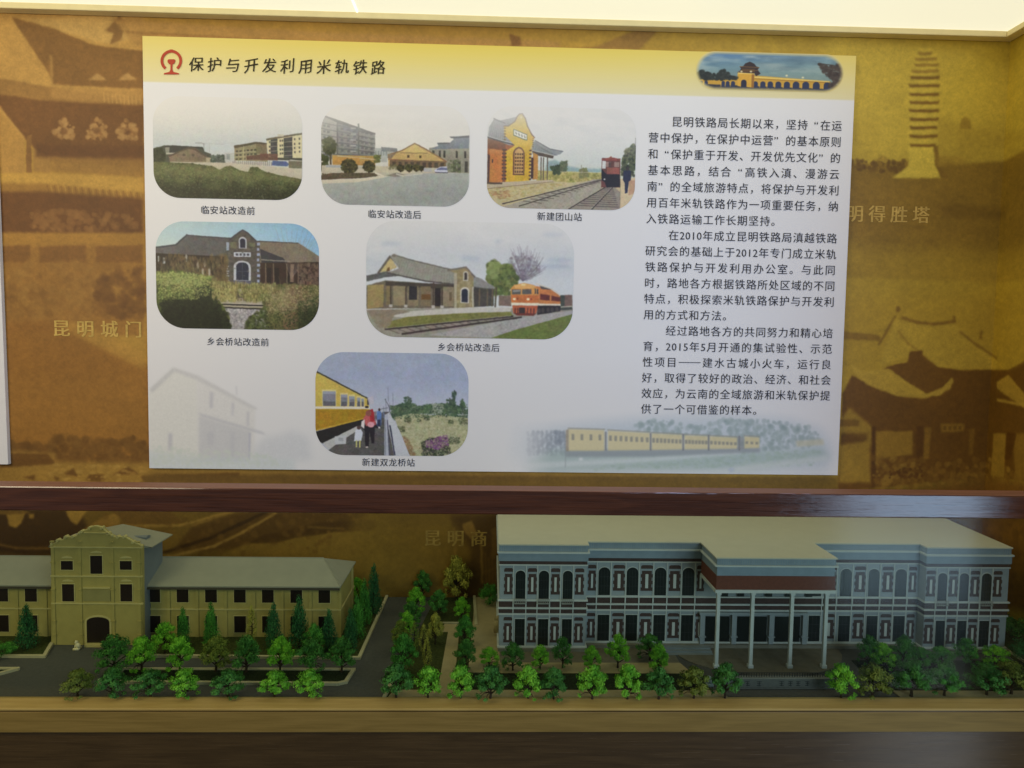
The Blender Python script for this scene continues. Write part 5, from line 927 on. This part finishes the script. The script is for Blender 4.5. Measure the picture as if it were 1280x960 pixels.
for y, h in ((684, .0013), (720, .0015), (754, .0015), (666, .0008)):
    z = zat(120, y, YG); a_, b_ = (xl_ - .002, xr_ + .002) if y != 666 else (xz(105, 666, YG)[0], xz(136, 666, YG)[0]); MB().box(a_, YG - .003, z - h, b_, YG + .001, z + h).build('string_course', yel_t, fac)
for i, x in enumerate((67, 100.5, 141, 174)):
    pm = MB(); xx = xz(x, 730, YG)[0]; pm.box(xx - .0035, YG - .002, ZD + .0004, xx + .0035, YG + .001, zat(120, 684, YG) - .001)
    for y in (677, 703, 736.5, 776, 793): zz = zat(120, y, YG); pm.box(xx - .0046, YG - .0042, zz - .0014, xx + .0046, YG + .001, zz + .0014)
    pm.build('pilaster', yel, fac)
s = px_size((GX, YG, -.6))
for xc, ya, yb, w in ((84, 701, 712, 14.5), (157.5, 701, 712, 14.5), (120.7, 694.5, 717, 14.5), (85.5, 730, 751.5, 14.5), (158.2, 730, 751.5, 14.5)):
    x = xz(xc, (ya + yb) / 2, YG)[0]; window(x, zat(xc, yb, YG), zat(xc, ya, YG), w * s, YG, fac, yel_t, pane_b, .0018)
    hz_ = zat(xc, ya - 4.5, YG); MB().plate([(x - .0135, hz_ - .002), (x + .0135, hz_ - .002), (x + .010, hz_ + .001), (x, hz_ + .003), (x - .010, hz_ + .001)], YG - .002, YG + .001).build('window_hood', yel_t, fac)
pa, pb = xz(104.5, 751, YG), xz(138, 737, YG); MB().box(pa[0], YG - .0018, pa[1], pb[0], YG + .001, pb[1]).build('name_plaque', mat('olive_plaque', (.30, .27, .10), .7), fac)
pa, pb = xz(104.5, 735.2, YG), xz(138, 734, YG); MB().box(pa[0], YG - .003, pa[1], pb[0], YG + .001, pb[1]).build('plaque_ledge', yel_t, fac)
xd = xz(123, 785, YG)[0]; zd1 = zat(123, 771, YG)
window(xd, ZD + .006, zd1, 28 * s, YG, fac, yel_t, pane_b, .0045, .011)
bpy.data.objects[fac.name].children[-1].name = 'arched_door'
MB().box(xd - .026, YG - .014, ZD + .0003, xd + .026, YG - .0005, ZD + .0055).build('door_step', yel_t, fac)
bx0, bx1 = -1.0095, -.8105
MB().box(bx0, YG + .0131, ZD + .0002, bx1, -.212, -.5045).build('block_wall', bluewall, B1)
bz, be = -.477, -.502
r2 = MB(); V = [(bx0 - .02, YG + .0132, be), (bx1 + .02, YG + .0132, be), (bx1 + .02, -.2, be), (bx0 - .02, -.2, be), (GX, YG + .0132, bz), (GX, -.2, bz)]
r2.add(V + [(x, y, z - .0025) for x, y, z in V], [(1, 2, 5, 4), (3, 0, 4, 5), (0, 6, 7, 1)[::-1], (6, 10, 11, 9), (10, 7, 8, 11), (1, 7, 8, 2), (2, 8, 11, 5), (5, 11, 9, 3), (3, 9, 6, 0), (0, 6, 10, 4), (4, 10, 7, 1)])
r2o = r2.build('block_roof', slate, B1)
dm = MB(); dx, dy, dz = -.825, -.262, -.4965
dm.add([(dx - .055, dy, bz - .013), (dx + .004, dy - .012, dz + .0065), (dx + .004, dy + .012, dz + .0065), (dx + .004, dy - .010, dz - .0005), (dx + .004, dy + .010, dz - .0005), (dx + .004, dy, dz + .0095)], [(0, 1, 5), (0, 5, 2), (1, 3, 4, 2, 5), (0, 3, 1), (0, 2, 4)])
dm.build('dormer', bluewall, r2o)
# guardian lions (small pale statues)
stone = mat('pale_stone', (.74, .68, .42), .7, .2, .1, 200)
def lion(px_, py_, hpx, label, m_):
    b_ = on_z(px_, py_, ZD); k = hpx * px_size(b_); x, y = b_[0], b_[1]; mb = MB()
    mb.box(x - .30 * k, y - .30 * k, ZD + .0005, x + .30 * k, y + .30 * k, ZD + .22 * k)
    mb.tube([(x + .16 * k, y, ZD + .22 * k), (x + .10 * k, y, ZD + .45 * k), (x - .02 * k, y, ZD + .66 * k), (x - .06 * k, y, ZD + .74 * k)], [.22 * k, .24 * k, .18 * k, .12 * k], 8)
    mb.tube([(x - .02 * k, y, ZD + .68 * k), (x - .08 * k, y, ZD + .82 * k), (x - .13 * k, y, ZD + .97 * k)], [.15 * k, .20 * k, .06 * k], 8)
    for sy in (-.1, .1): mb.tube([(x - .12 * k, y + sy * k, ZD + .55 * k), (x - .2 * k, y + sy * k, ZD + .22 * k)], [.07 * k, .06 * k], 6)
    return tag(mb.build('guardian_lion', m_, smooth=True), label, 'statue')
lion(96.5, 812, 12, 'small cream guardian lion beside the arched door of the yellow station', stone)
lion(124.5, 857, 9, 'tiny pale guardian lion at the corner of the dark flower bed', stone)
lion(887, 857, 13, 'pale blue guardian lion half behind a tree by the pillared forecourt', mat('blue_white_stone', (.42, .50, .52), .7, .2, .1, 200))

# ---------------------------------------------------------------- the white railway office model
bw = mat('blue_white_card', (.33, .385, .41), .65, .3, .06, 60); bw2 = mat('blue_white_frieze', (.26, .34, .40), .65, .3, .08, 60); wt = mat('white_trim', (.60, .65, .62), .6, .3, .05, 60)
brick = mat('dark_brick_print', (.080, .052, .046), .7, .25, .2, 150); brick2 = mat('red_brick_print', (.17, .06, .038), .7, .25, .15, 150); roof_m = mat('cream_roof_card', (.63, .61, .48), .7, .25, .03, 30)
pane_k = mat('black_green_pane', (.012, .018, .017), .3, .5, .2)
B2 = tag(empty('railway_office', (.64, -.2, ZD)), 'long white and brick model building with pillared portico and cream flat roof', 'model building')
YL, YM, YP, ZR = -.353, -.325, -.445, -.476
X0, X1, X2, X3 = .028, .231, 1.040, 1.240                       # left wing, middle, right wing limits
PX0, PX1 = .509, .774                                           # portico
ZB = ZD + .010                                                  # podium top
def z2(y): return zat(680, y, YL)
yb = -.012
MB().box(X0, YL, ZB + .0002, X1, yb, ZR - .003).build('wall', bw, B2); MB().box(X1 + .0002, YM, ZB + .0002, X2 - .0002, yb, ZR - .0031).build('wall', bw, B2); MB().box(X2, YL, ZB + .0002, X3, yb, ZR - .003).build('wall', bw, B2)
oh = .004
MB().slab([(X0 - oh, yb), (X0 - oh, YL - oh), (X1 + oh, YL - oh), (X1 + oh, YM - oh), (PX0 - oh, YM - oh), (PX0 - oh, YP - oh), (PX1 + oh, YP - oh), (PX1 + oh, YM - oh), (X2 - oh, YM - oh), (X2 - oh, YL - oh), (X3 + oh, YL - oh), (X3 + .024, yb)], ZR - .0028, ZR).build('roof', roof_m, B2)
def ring(name, m_, z0, z1, d):                                  # a band round the front, following the steps of the plan
    left = [(X0 - d, yb), (X0 - d, YL - d), (X1 + d, YL - d), (X1 + d, YM - d)]; right = [(X2 - d, YM - d), (X2 - d, YL - d), (X3 + d, YL - d), (X3 + d, yb)]
    if z1 < zat(970, 741, YP): return MB().slab(left + right, z0, z1).build(name, m_, B2)
    MB().slab(left + [(PX0 - .0003, YM - d), (PX0 - .0003, yb)], z0, z1).build(name, m_, B2)
    return MB().slab([(PX1 + .0003, yb), (PX1 + .0003, YM - d)] + right, z0, z1).build(name, m_, B2)
ring('cornice', wt, z2(691.2), z2(689.2), .0065); ring('frieze', bw2, z2(701), z2(691.4), .0032); ring('brick_band', brick, z2(705.2), z2(701.2), .0014); ring('string_course', wt, z2(706.8), z2(705.4), .0024)
ring('parapet_trim', wt, z2(681), z2(679.8) - .0005, .0034); ring('parapet', bw2, z2(689), z2(681.2), .0018)
ring('brick_band', brick, z2(766.2), z2(761.2), .0013); ring('string_course', wt, z2(760.8), z2(758.8), .0036); ring('string_course', wt, z2(751), z2(749.4), .0040); ring('string_course', wt, z2(768.4), z2(766.5), .0026); ring('base_course', wt, z2(809), z2(807.2), .0040)
ring('brick_course', brick, z2(758.6), z2(751.2), .0011)
# parapet balusters read as fine vertical lines
def bays(Y, items): return [((lambda p: p[0])(on_y((a + b) / 2, 732 + ((a + b) / 2 - 640) * .0105, Y)), b - a, k) for a, b, k in items]
LW = [(630, 641, 'p'), (644, 657, 'w'), (659.5, 671, 'p'), (673, 686.5, 'w'), (688.5, 700, 'p'), (703, 716, 'w'), (718.5, 730, 'p')]
ML = [(734.6, 745, 'p'), (747.3, 763, 'w'), (766, 781, 'p'), (782.5, 798, 'w'), (800.5, 815.7, 'p'), (817.3, 833, 'w'), (835.6, 850.5, 'p'), (852, 868, 'w'), (870.5, 880, 'p')]
MRr = [(1011.5, 1027, 'w'), (1030, 1045, 'p'), (1049, 1064.5, 'w'), (1067.5, 1081.5, 'p'), (1084, 1099, 'w'), (1102, 1116, 'p'), (1117.5, 1133, 'w'), (1135, 1145, 'p')]
RW = [(1157, 1169, 'p'), (1171, 1183.5, 'w'), (1185, 1197, 'p'), (1198, 1210.5, 'w'), (1212, 1224, 'p'), (1225.5, 1239, 'w'), (1240.5, 1252, 'p')]
def brick_panel(x, w, z0, z1, Y):
    n_ = 6; h = (z1 - z0) / n_; t = w * .09; P = []
    for k in range(n_): P += [(x + w / 2 - (t if k % 2 else 0), z0 + k * h), (x + w / 2 - (t if k % 2 else 0), z0 + (k + 1) * h)]
    for k in reversed(range(n_)): P += [(x - w / 2 + (t if k % 2 else 0), z0 + (k + 1) * h), (x - w / 2 + (t if k % 2 else 0), z0 + k * h)]
    o = MB().plate(P, Y - .0009, Y + .0008).build('brick_panel', brick, B2)
    MB().box(x - w * .12, Y - .0016, z0 + (z1 - z0) * .14, x + w * .12, Y - .0006, z1 - (z1 - z0) * .16).build('panel_bar', wt, o)
    return o
bal = {}
for Y, items in ((YL, LW), (YM, ML), (YM, MRr), (YL, RW)):
    s = px_size((.6, Y, -.6)); rows_ = bays(Y, items); post = MB(); cap = MB()
    edge = []
    for x, wpx, k in rows_:
        w = wpx * s; edge += [x - w / 2 - .0012, x + w / 2 + .0012]
        if k == 'w':
            window(x, z2(748.6), z2(713), w * .94, Y, B2, wt, pane_k, .0012, w * .42, 3)
            if PX0 - .02 < x < PX1 + .01 and Y == YM: continue
            f = window(x, z2(806.6), z2(773.5), w * .94, Y, B2, wt, pane_k, .0012, 0, 2)
        else:
            brick_panel(x, w * .98, z2(743), z2(717.5), Y); brick_panel(x, w * .98, z2(803), z2(779), Y)
            r_ = w * .5; 
            for za, zb_ in ((710.2, 714.8), (771.4, 775.6)):
                MB().plate([(x - r_, z2(zb_)), (x + r_, z2(zb_)), (x + r_ * .96, z2(za + 1.2)), (x + r_ * .7, z2(za)), (x - r_ * .7, z2(za)), (x - r_ * .96, z2(za + 1.2))], Y - .0010, Y + .0008).build('brick_cap', brick, B2)
    for xx in sorted(edge)[1:-1:2]: MB().box(xx - .0013, Y - .0041, z2(758.7), xx + .0013, Y + .0009, z2(751.1)).box(xx - .0010, Y - .0020, z2(806.9), xx + .0010, Y + .0009, z2(758.9)).box(xx - .0010, Y - .0019, z2(751), xx + .0010, Y + .0009, z2(707)).build('pilaster', wt, B2)
    
iron = mat('balcony_iron', (.35, .37, .34), .5)
for x, wpx, k in bays(YL, LW) + bays(YL, RW):
    if k == 'w' and abs(x - .105) > .02 and abs(x - 1.153) > .03:
        b = MB()
        for kk in range(7): xx = x - .013 + kk * .00433; b.box(xx - .0006, YL - .0085, z2(753), xx + .0006, YL - .0073, z2(747.6))
        b.box(x - .014, YL - .009, z2(753.6), x + .014, YL - .0045, z2(752.8)); b.box(x - .014, YL - .0088, z2(748), x + .014, YL - .007, z2(747.2)); b.build('balcony', iron, B2)
# parapet flutes
fl = MB()
for x0, x1, Y in ((X0, X1, YL), (X1 + .006, PX0 - .002, YM), (PX1 + .004, X2 - .006, YM), (X2, X3, YL)):
    n_ = int((x1 - x0) / .0052)
    for k in range(n_): xx = x0 + (k + .5) * (x1 - x0) / n_; fl.box(xx - .0007, Y - .0026, z2(688.6), xx + .0007, Y - .0010, z2(681.6))
fl.build('parapet_flutes', bw, B2)
# portico
def zp(y): return zat(970, y, YP)
porch = MB().box(PX0, YP, zp(740.8), PX1, YM - .0045, ZR - .003).build('portico', bw2, B2)
def pband(name, m_, ya, yb_, d): return MB().box(PX0 - d, YP - d, zp(yb_), PX1 + d, YM - .0068, zp(ya)).build(name, m_, porch)
pband('parapet', bw2, 698.4, 706.2, .0010); pband('cornice', wt, 706.5, 708.2, .0060); pband('parapet_trim', wt, 697, 698.2, .0032); pband('brick_band', brick2, 720, 737, .0015); pband('architrave', wt, 737.2, 741, .0035)
fl = MB(); n_ = 50
for k in range(n_): xx = PX0 + (k + .5) * (PX1 - PX0) / n_; fl.box(xx - .0007, YP - .0017, zp(705.8), xx + .0007, YP - .0006, zp(699))
fl.build('parapet_flutes', bw, porch)
s = px_size((.64, YP, -.6))
for x in (899, 942, 991.5, 1034.5):
    xx = on_y(x, 748, YP)[0]; w = .0039; c_ = MB()
    c_.box(xx - w, YP + .002, ZD + .0025, xx + w, YP + .002 + 2 * w, zp(741.2)); c_.box(xx - w - .002, YP, ZD + .0024, xx + w + .002, YP + .004 + 2 * w, ZD + .010); c_.box(xx - w - .0015, YP + .0005, zp(744.5), xx + w + .0015, YP + .0035 + 2 * w, zp(741.3)); c_.build('column', wt, B2, bevel=.0008)
# entrance under the portico
s = px_size((.64, YM, -.66))
for a_, b_ in ((880.5, 912), (920, 958.5), (967, 1000)):
    p0 = on_y(a_, 812, YM); p1 = on_y(b_, 774, YM); MB().box(p0[0], YM - .0011, ZB + .0006, p1[0], YM + .001, z2(775)).build('door', pane_k, B2)
for x in (876.5, 916, 962.5, 1004):
    xx = on_y(x, 790, YM)[0]; pm = MB(); pm.box(xx - .0055, YM - .009, ZB + .0004, xx + .0055, YM + .0008, z2(771.5)); pm.box(xx - .0085, YM - .011, ZB + .017, xx + .0085, YM + .0007, ZB + .0195); pm.build('door_pillar', bw, B2)
p0, p1 = on_y(873, 772, YM)[0], on_y(1008, 772, YM)[0]; MB().box(p0, YM - .010, z2(771.4), p1, YM + .0006, z2(768.8)).build('door_lintel', bw, B2)
# inner windows of the upper floor behind the portico
for x in (905, 925, 960, 985, 1010):
    xx = on_y(x, 748, YM)[0]; MB().box(xx - .008, YM - .0052, z2(748.9), xx + .008, YM - .0042, z2(741)).build('upper_window', pane_k, B2)
pod = mat('podium_card', (.24, .235, .19), .8, .2, .1, 50)
MB().slab([(X0 - .002, yb), (X0 - .002, YL - .007), (X1 + .004, YL - .007), (X1 + .004, YM - .014), (X2 - .004, YM - .014), (X2 - .004, YL - .007), (X3 + .008, YL - .007), (X3 + .008, yb)], ZD + .0013, ZB).build('podium', pod, B2)
st = MB()
for k in range(3): st.box(.42, YM - .0142 - .012 * (k + 1), ZD + .0014, .53, YM - .0141 - .012 * k, ZB - .0030 * (k + .4))
st.build('side_steps', mat('grey_blue_steps', (.22, .26, .27), .8), B2)
o_ = on_y(622, 780, -.30); MB().tube([(X0 - .002, -.27, ZD + .012), (X0 - .002, -.27, ZD + .044)], [.010, .009], 14).tube([(X0 - .002, -.27, ZD + .044), (X0 - .002, -.27, ZD + .052)], [.009, .002], 14).build('side_turret', sand, B2, smooth=True)
# sign wall with railing in front of the forecourt
wy = on_z(980, 861, ZD)[1]; sw = tag(empty('sign_wall', (.68, wy, ZD)), 'low grey wall with dark lettering in front of the portico forecourt', 'sign wall')
wx0, wx1 = on_z(905, 861, ZD)[0], on_z(1045, 861, ZD)[0]
wz = zat(980, 848.5, wy)
MB().box(wx0, wy, ZD + .0012, wx1, wy + .012, wz).box(wx0 - .003, wy - .003, ZD + .0011, wx1 + .003, wy + .015, ZD + .004).build('wall', mat('grey_wall_card', (.15, .155, .14), .8, .2, .15, 120), sw)
MB().box(wx0 - .001, wy - .0015, wz + .0001, wx1 + .001, wy + .0135, wz + .0014).build('coping', mat('grey_coping', (.27, .28, .25), .7), sw)
lt = MB(); rr = random.Random(3)
s = px_size((.68, wy, -.72))
for x in (924.5, 934.5, 949, 977, 988, 997.5, 1009):            # seven worn, unreadable characters
    c0 = on_y(x, 854.5, wy); h = 3.1 * s
    for k in range(3): zz = c0[2] + (k - 1) * h * .8; lt.box(c0[0] - h * rr.uniform(.6, 1), wy - .0006, zz - h * .12, c0[0] + h * rr.uniform(.6, 1), wy + .0004, zz + h * .12)
    lt.box(c0[0] - h * .13, wy - .0007, c0[2] - h, c0[0] + h * .13, wy + .0004, c0[2] + h)
lt.build('lettering', mat('dark_lettering', (.03, .035, .035), .7), sw)
rl = MB(); rz1 = zat(980, 843, wy); n_ = 44
for k in range(n_ + 1): xx = wx0 + (wx1 - wx0) * k / n_; rl.box(xx - .0007, wy + .005, wz + .0014, xx + .0007, wy + .0066, rz1)
rl.box(wx0, wy + .0048, rz1, wx1, wy + .0068, rz1 + .0012); rl.box(wx0, wy + .0049, (wz + rz1) / 2, wx1, wy + .0067, (wz + rz1) / 2 + .0008)
tag(rl.build('railing', mat('black_railing', (.02, .022, .02), .5)), 'dark picket railing on top of the low grey sign wall', 'railing')

# ---------------------------------------------------------------- model trees
bark = mat('tree_bark', (.045, .032, .018), .9, .1, .3, 300)
def leaf_mat(name, a, b):
    m, N, L, B = new_mat(name); tc = N.new('ShaderNodeTexCoord'); nz = N.new('ShaderNodeTexNoise'); nz.inputs['Scale'].default_value = 3.5; nz.inputs['Detail'].default_value = 6
    L.new(tc.outputs['Object'], nz.inputs['Vector']); oi = N.new('ShaderNodeObjectInfo'); ad = N.new('ShaderNodeVectorMath'); L.new(tc.outputs['Object'], ad.inputs[0]); L.new(oi.outputs['Random'], ad.inputs[1]); L.new(ad.outputs[0], nz.inputs['Vector'])
    mr = N.new('ShaderNodeMapRange'); mr.inputs[1].default_value = .36; mr.inputs[2].default_value = .64; L.new(nz.outputs[0], mr.inputs[0])
    mx = N.new('ShaderNodeMix'); mx.data_type = 'RGBA'; mx.inputs[6].default_value = (*a, 1); mx.inputs[7].default_value = (*b, 1); L.new(mr.outputs[0], mx.inputs[0]); L.new(mx.outputs[2], B.inputs['Base Color'])
    B.inputs['Roughness'].default_value = .7; B.inputs['Specular IOR Level'].default_value = .2; return m
LEAF = {'bright': leaf_mat('bright_leaf', (.085, .32, .018), (.25, .62, .04)), 'dark': leaf_mat('dark_leaf', (.03, .125, .018), (.085, .28, .042)), 'mid': leaf_mat('mid_leaf', (.035, .17, .022), (.10, .36, .045)),
        'olive': leaf_mat('olive_leaf', (.10, .145, .016), (.21, .27, .04)), 'yellow': leaf_mat('yellow_leaf', (.26, .27, .035), (.50, .48, .08)), 'blue': leaf_mat('blue_green_leaf', (.016, .095, .030), (.05, .20, .055))}
def leaves(V, Fs, c, r, n, rnd, size, flat=.6):
    for _ in range(n):
        d = Vector((rnd.gauss(0, 1), rnd.gauss(0, 1), rnd.gauss(0, 1))).normalized() * r * rnd.uniform(.45, 1.05); d.z *= flat
        p = Vector(c) + d; nrm = (d.normalized() + Vector((rnd.uniform(-.7, .7), rnd.uniform(-.7, .7), rnd.uniform(-.2, .9)))).normalized()
        a = nrm.orthogonal().normalized(); b = nrm.cross(a); t = rnd.uniform(0, 6.28); a, b = a * math.cos(t) + b * math.sin(t), b * math.cos(t) - a * math.sin(t)
        s = size * rnd.uniform(.6, 1.3); i = len(V); V += [p - a * s, p + b * s * .55, p + a * s, p - b * s * .55]; Fs.append((i, i + 1, i + 2, i + 3))
def proto(kind, seed):
    """unit tree: height 1, crown about 1 wide; returns trunk mesh and crown mesh"""
    rnd = random.Random(seed); tk = MB(); V, Fs = [], []
    if kind == 'round':
        tk.tube([(0, 0, 0), (.01, 0, .2), (.0, .01, .42), (0, 0, .6)], [.045, .034, .028, .015], 7)
        cl = []
        for k in range(17):
            t = k / 16; z = .32 + .60 * t; R = .44 * math.sin(math.pi * min(1, .28 + .72 * t) ** .9) + .06; a = k * 2.4 + rnd.uniform(-.3, .3); rr_ = R * rnd.uniform(.6, .92)
            cl.append((rr_ * math.cos(a), rr_ * math.sin(a), z + rnd.uniform(-.05, .05), rnd.uniform(.13, .20)))
        cl += [(0, 0, .66, .22), (0, 0, .84, .16)]
        for x, y, z, r in cl:
            if z < .7: tk.tube([(0, 0, max(.16, z - .22)), (x * .5, y * .5, z - .08), (x * .9, y * .9, z)], [.02, .014, .006], 5)
            leaves(V, Fs, (x, y, z), r * 1.08, 165, rnd, .031)
        for k in range(3):                                      # drooping low sprigs
            a = rnd.uniform(0, 6.28); tk.tube([(0, 0, .22), (.25 * math.cos(a), .25 * math.sin(a), .26), (.44 * math.cos(a), .44 * math.sin(a), .17)], [.014, .010, .005], 4); leaves(V, Fs, (.42 * math.cos(a), .42 * math.sin(a), .19), .09, 40, rnd, .028)
    elif kind == 'cone':
        tk.tube([(0, 0, 0), (0, 0, .5), (0, 0, .95)], [.05, .035, .01], 7)
        for k in range(26):
            t = k / 25; z = .10 + .84 * t; R = .46 * (1 - t) ** .8 * (.75 + .25 * math.sin(k * 2.1)) + .03; n_ = 3 if t < .8 else 1
            for j in range(n_): a = k * 1.3 + j * 2.1; leaves(V, Fs, (R * .72 * math.cos(a), R * .72 * math.sin(a), z), .10 + .10 * (1 - t), 44, rnd, .027, .8)
    elif kind == 'slim':
        tk.tube([(0, 0, 0), (.02, 0, .5), (0, .01, .96)], [.05, .035, .012], 6)
        for k in range(22):
            z = .2 + .75 * k / 21; a = k * 2.2; R = .33 * rnd.uniform(.4, 1) * math.sin(math.pi * (.15 + .8 * k / 21)); tk.tube([(0, 0, z - .06), (R * math.cos(a), R * math.sin(a), z)], [.014, .006], 4); leaves(V, Fs, (R * math.cos(a), R * math.sin(a), z), .12, 48, rnd, .027, 1.0)
    else:                                                       # bush
        tk.tube([(0, 0, 0), (0, 0, .4)], [.06, .03], 6)
        for k in range(20):
            a = k * 2.4; R = .42 * math.sqrt(rnd.random()); z = .22 + .55 * rnd.random() * (1 - R); leaves(V, Fs, (R * math.cos(a), R * math.sin(a), z), .2, 120, rnd, .028, .8)
    me = bpy.data.meshes.new('crown'); me.from_pydata([tuple(v) for v in V], [], Fs); me.update()
    return tk.mesh('trunk'), me
PROTO = {k: [proto(k, 10 * i + j) for j in range(n_)] for i, (k, n_) in enumerate((('round', 5), ('cone', 3), ('slim', 2), ('bush', 2)))}
_crowns = {}
def crown_mesh(kind, j, colour):
    k = (kind, j, colour)
    if k not in _crowns:
        me = PROTO[kind][j][1].copy(); me.materials.clear(); me.materials.append(LEAF[colour]); _crowns[k] = me
    return _crowns[k]
for v in PROTO.values():
    for t_, c_ in v: t_.materials.append(bark)
rt = random.Random(5)
NAMES = {'round': ('broadleaf_tree', 'tree'), 'cone': ('conifer_tree', 'conifer'), 'slim': ('slender_tree', 'tree'), 'bush': ('round_bush', 'bush')}
ADJ = {'bright': 'bright green', 'dark': 'dark green', 'mid': 'mid green', 'olive': 'brownish olive', 'yellow': 'yellow green', 'blue': 'deep blue-green'}
ORD = ['leftmost', 'second', 'third', 'fourth', 'fifth', 'sixth', 'seventh', 'eighth', 'ninth', 'tenth', 'eleventh', 'twelfth', 'thirteenth', 'fourteenth']
def tree(px_, base, top, wpx, colour, kind, label, group):
    p = on_z(px_, base, ZD); s = px_size(p); h = (base - top) * s; w = wpx * s; j = rt.randrange(len(PROTO[kind])); nm, cat = NAMES[kind]
    root = empty(nm, (p[0], p[1], ZD + .001)); tag(root, label, cat, group)
    rz_ = rt.uniform(0, 6.28)
    if kind == 'cone': w *= 1.25
    for nme, me in (('trunk', PROTO[kind][j][0]), ('crown', crown_mesh(kind, j, colour))):
        o = bpy.data.objects.new(nme, me); COL.objects.link(o); o.parent = root; o.scale = (w * .95, w * .95, h * .98); o.rotation_euler = (0, 0, rz_)
    return root
def tree_row(where, group, items):
    items = sorted(items, key=lambda t: t[0])
    for i, (x, b, t, w, c, k) in enumerate(items):
        kind = {'round': 'tree', 'cone': 'conifer', 'slim': 'slender tree', 'bush': 'bush'}[k]
        o_ = 'rightmost' if i == len(items) - 1 and i > 0 else ('leftmost' if i == 0 else ORD[i] + ' from left')
        tree(x, b, t, w, c, k, '%s %s, %s %s' % (ADJ[c], kind, o_, where), group)
tree_row('in the front row before the yellow station', 'front row of trees before the yellow station', [(97, 873, 835, 40, 'olive', 'round'), (140, 873, 834, 40, 'dark', 'round'), (188, 873, 835, 42, 'dark', 'round'), (231, 873, 836, 40, 'bright', 'round'), (285, 873, 836, 42, 'dark', 'round'), (343, 874, 838, 40, 'bright', 'round'), (387, 874, 837, 38, 'bright', 'round')])
tree_row('in the dark flower bed', 'trees in the dark flower bed', [(143, 843, 794, 46, 'dark', 'round'), (177, 841, 793, 38, 'bright', 'round'), (225, 841, 795, 36, 'bright', 'round'), (270, 841, 795, 42, 'olive', 'round'), (308, 842, 795, 40, 'dark', 'round'), (350, 842, 795, 37, 'bright', 'round'), (389, 842, 796, 38, 'dark', 'round'), (427, 842, 796, 38, 'dark', 'round')])
tree_row('on the lawn against the yellow station', 'trees against the yellow station', [(2, 822, 797, 34, 'mid', 'bush'), (34, 810, 753, 28, 'blue', 'cone'), (206, 818, 777, 32, 'bright', 'round'), (229, 810, 757, 20, 'mid', 'cone'), (264, 810, 750, 22, 'mid', 'cone'), (315, 808, 757, 22, 'yellow', 'slim'), (342, 810, 751, 24, 'blue', 'cone'), (374, 811, 742, 27, 'blue', 'cone'), (393, 820, 779, 28, 'mid', 'round'), (411, 814, 759, 24, 'blue', 'cone')])
tree_row('along the right end of the yellow station', 'trees along the end of the yellow station', [(467, 768, 702, 22, 'blue', 'cone'), (446, 752, 720, 22, 'bright', 'round'), (455, 782, 722, 22, 'mid', 'cone'), (446, 798, 742, 24, 'mid', 'cone'), (438, 813, 758, 22, 'blue', 'cone')])
tree_row('along the garden edge right of the grey road', 'trees along the garden edge', [(528, 750, 713, 24, 'dark', 'round'), (519, 768, 734, 27, 'bright', 'round'), (514, 786, 751, 26, 'dark', 'round'), (508, 802, 764, 26, 'bright', 'round'), (501, 816, 776, 30, 'olive', 'round'), (504, 842, 791, 36, 'mid', 'round')])
tree_row('deeper in the garden between road and path', 'trees inside the garden', [(518, 822, 776, 22, 'olive', 'slim'), (533, 842, 796, 20, 'yellow', 'slim'), (529, 818, 780, 20, 'yellow', 'slim'), (544, 806, 766, 22, 'yellow', 'round'), (548, 772, 737, 28, 'dark', 'round'), (570, 752, 696, 36, 'yellow', 'round'), (577, 776, 746, 22, 'bright', 'round')])
tree_row('along the tan path beside the white building', 'trees along the tan path', [(580, 808, 769, 28, 'mid', 'round'), (582, 838, 799, 30, 'dark', 'round'), (611, 834, 809, 28, 'bright', 'round')])
tree(612, 756, 721, 28, 'mid', 'bush', 'mid green square-clipped bush at the back left of the white building', 'clipped bushes')
tree_row('in the front row before the white building', 'front row of trees before the white building', [(495, 875, 828, 44, 'dark', 'round'), (535, 875, 830, 36, 'bright', 'round'), (576, 876, 831, 38, 'bright', 'round'), (613, 876, 829, 42, 'dark', 'round'), (660, 876, 831, 38, 'bright', 'round'), (692, 877, 834, 36, 'dark', 'round'), (740, 877, 831, 40, 'bright', 'round'), (784, 877, 829, 38, 'bright', 'round'), (823, 877, 833, 40, 'dark', 'round'), (867, 876, 831, 40, 'olive', 'round'), (906, 876, 828, 38, 'dark', 'round'), (1051, 875, 827, 38, 'bright', 'round')])
tree_row('in the second row before the white building', 'second row of trees before the white building', [(641, 839, 802, 30, 'dark', 'round'), (675, 838, 807, 28, 'bright', 'round'), (703, 836, 795, 26, 'dark', 'round'), (739, 840, 807, 26, 'bright', 'round'), (772, 836, 792, 32, 'bright', 'round'), (812, 826, 791, 34, 'dark', 'round'), (823, 842, 806, 30, 'bright', 'round')])
tree_row('in the back row at the right wing', 'back row of trees at the right wing', [(1086, 834, 795, 30, 'dark', 'round'), (1102, 838, 803, 32, 'bright', 'round'), (1130, 834, 794, 32, 'dark', 'round'), (1151, 836, 808, 28, 'mid', 'round'), (1176, 836, 807, 34, 'mid', 'round'), (1207, 832, 798, 30, 'mid', 'round'), (1243, 832, 806, 34, 'bright', 'round')])
tree_row('in the front row at the right wing', 'front row of trees at the right wing', [(1091, 873, 829, 44, 'olive', 'round'), (1139, 872, 824, 50, 'dark', 'round'), (1180, 871, 828, 42, 'mid', 'round'), (1233, 870, 829, 46, 'dark', 'round'), (1264, 869, 826, 44, 'olive', 'round')])
tree_row('by the right end of the white building', 'bushes at the far right', [(1270, 800, 758, 44, 'dark', 'bush'), (1283, 828, 790, 40, 'blue', 'bush')])
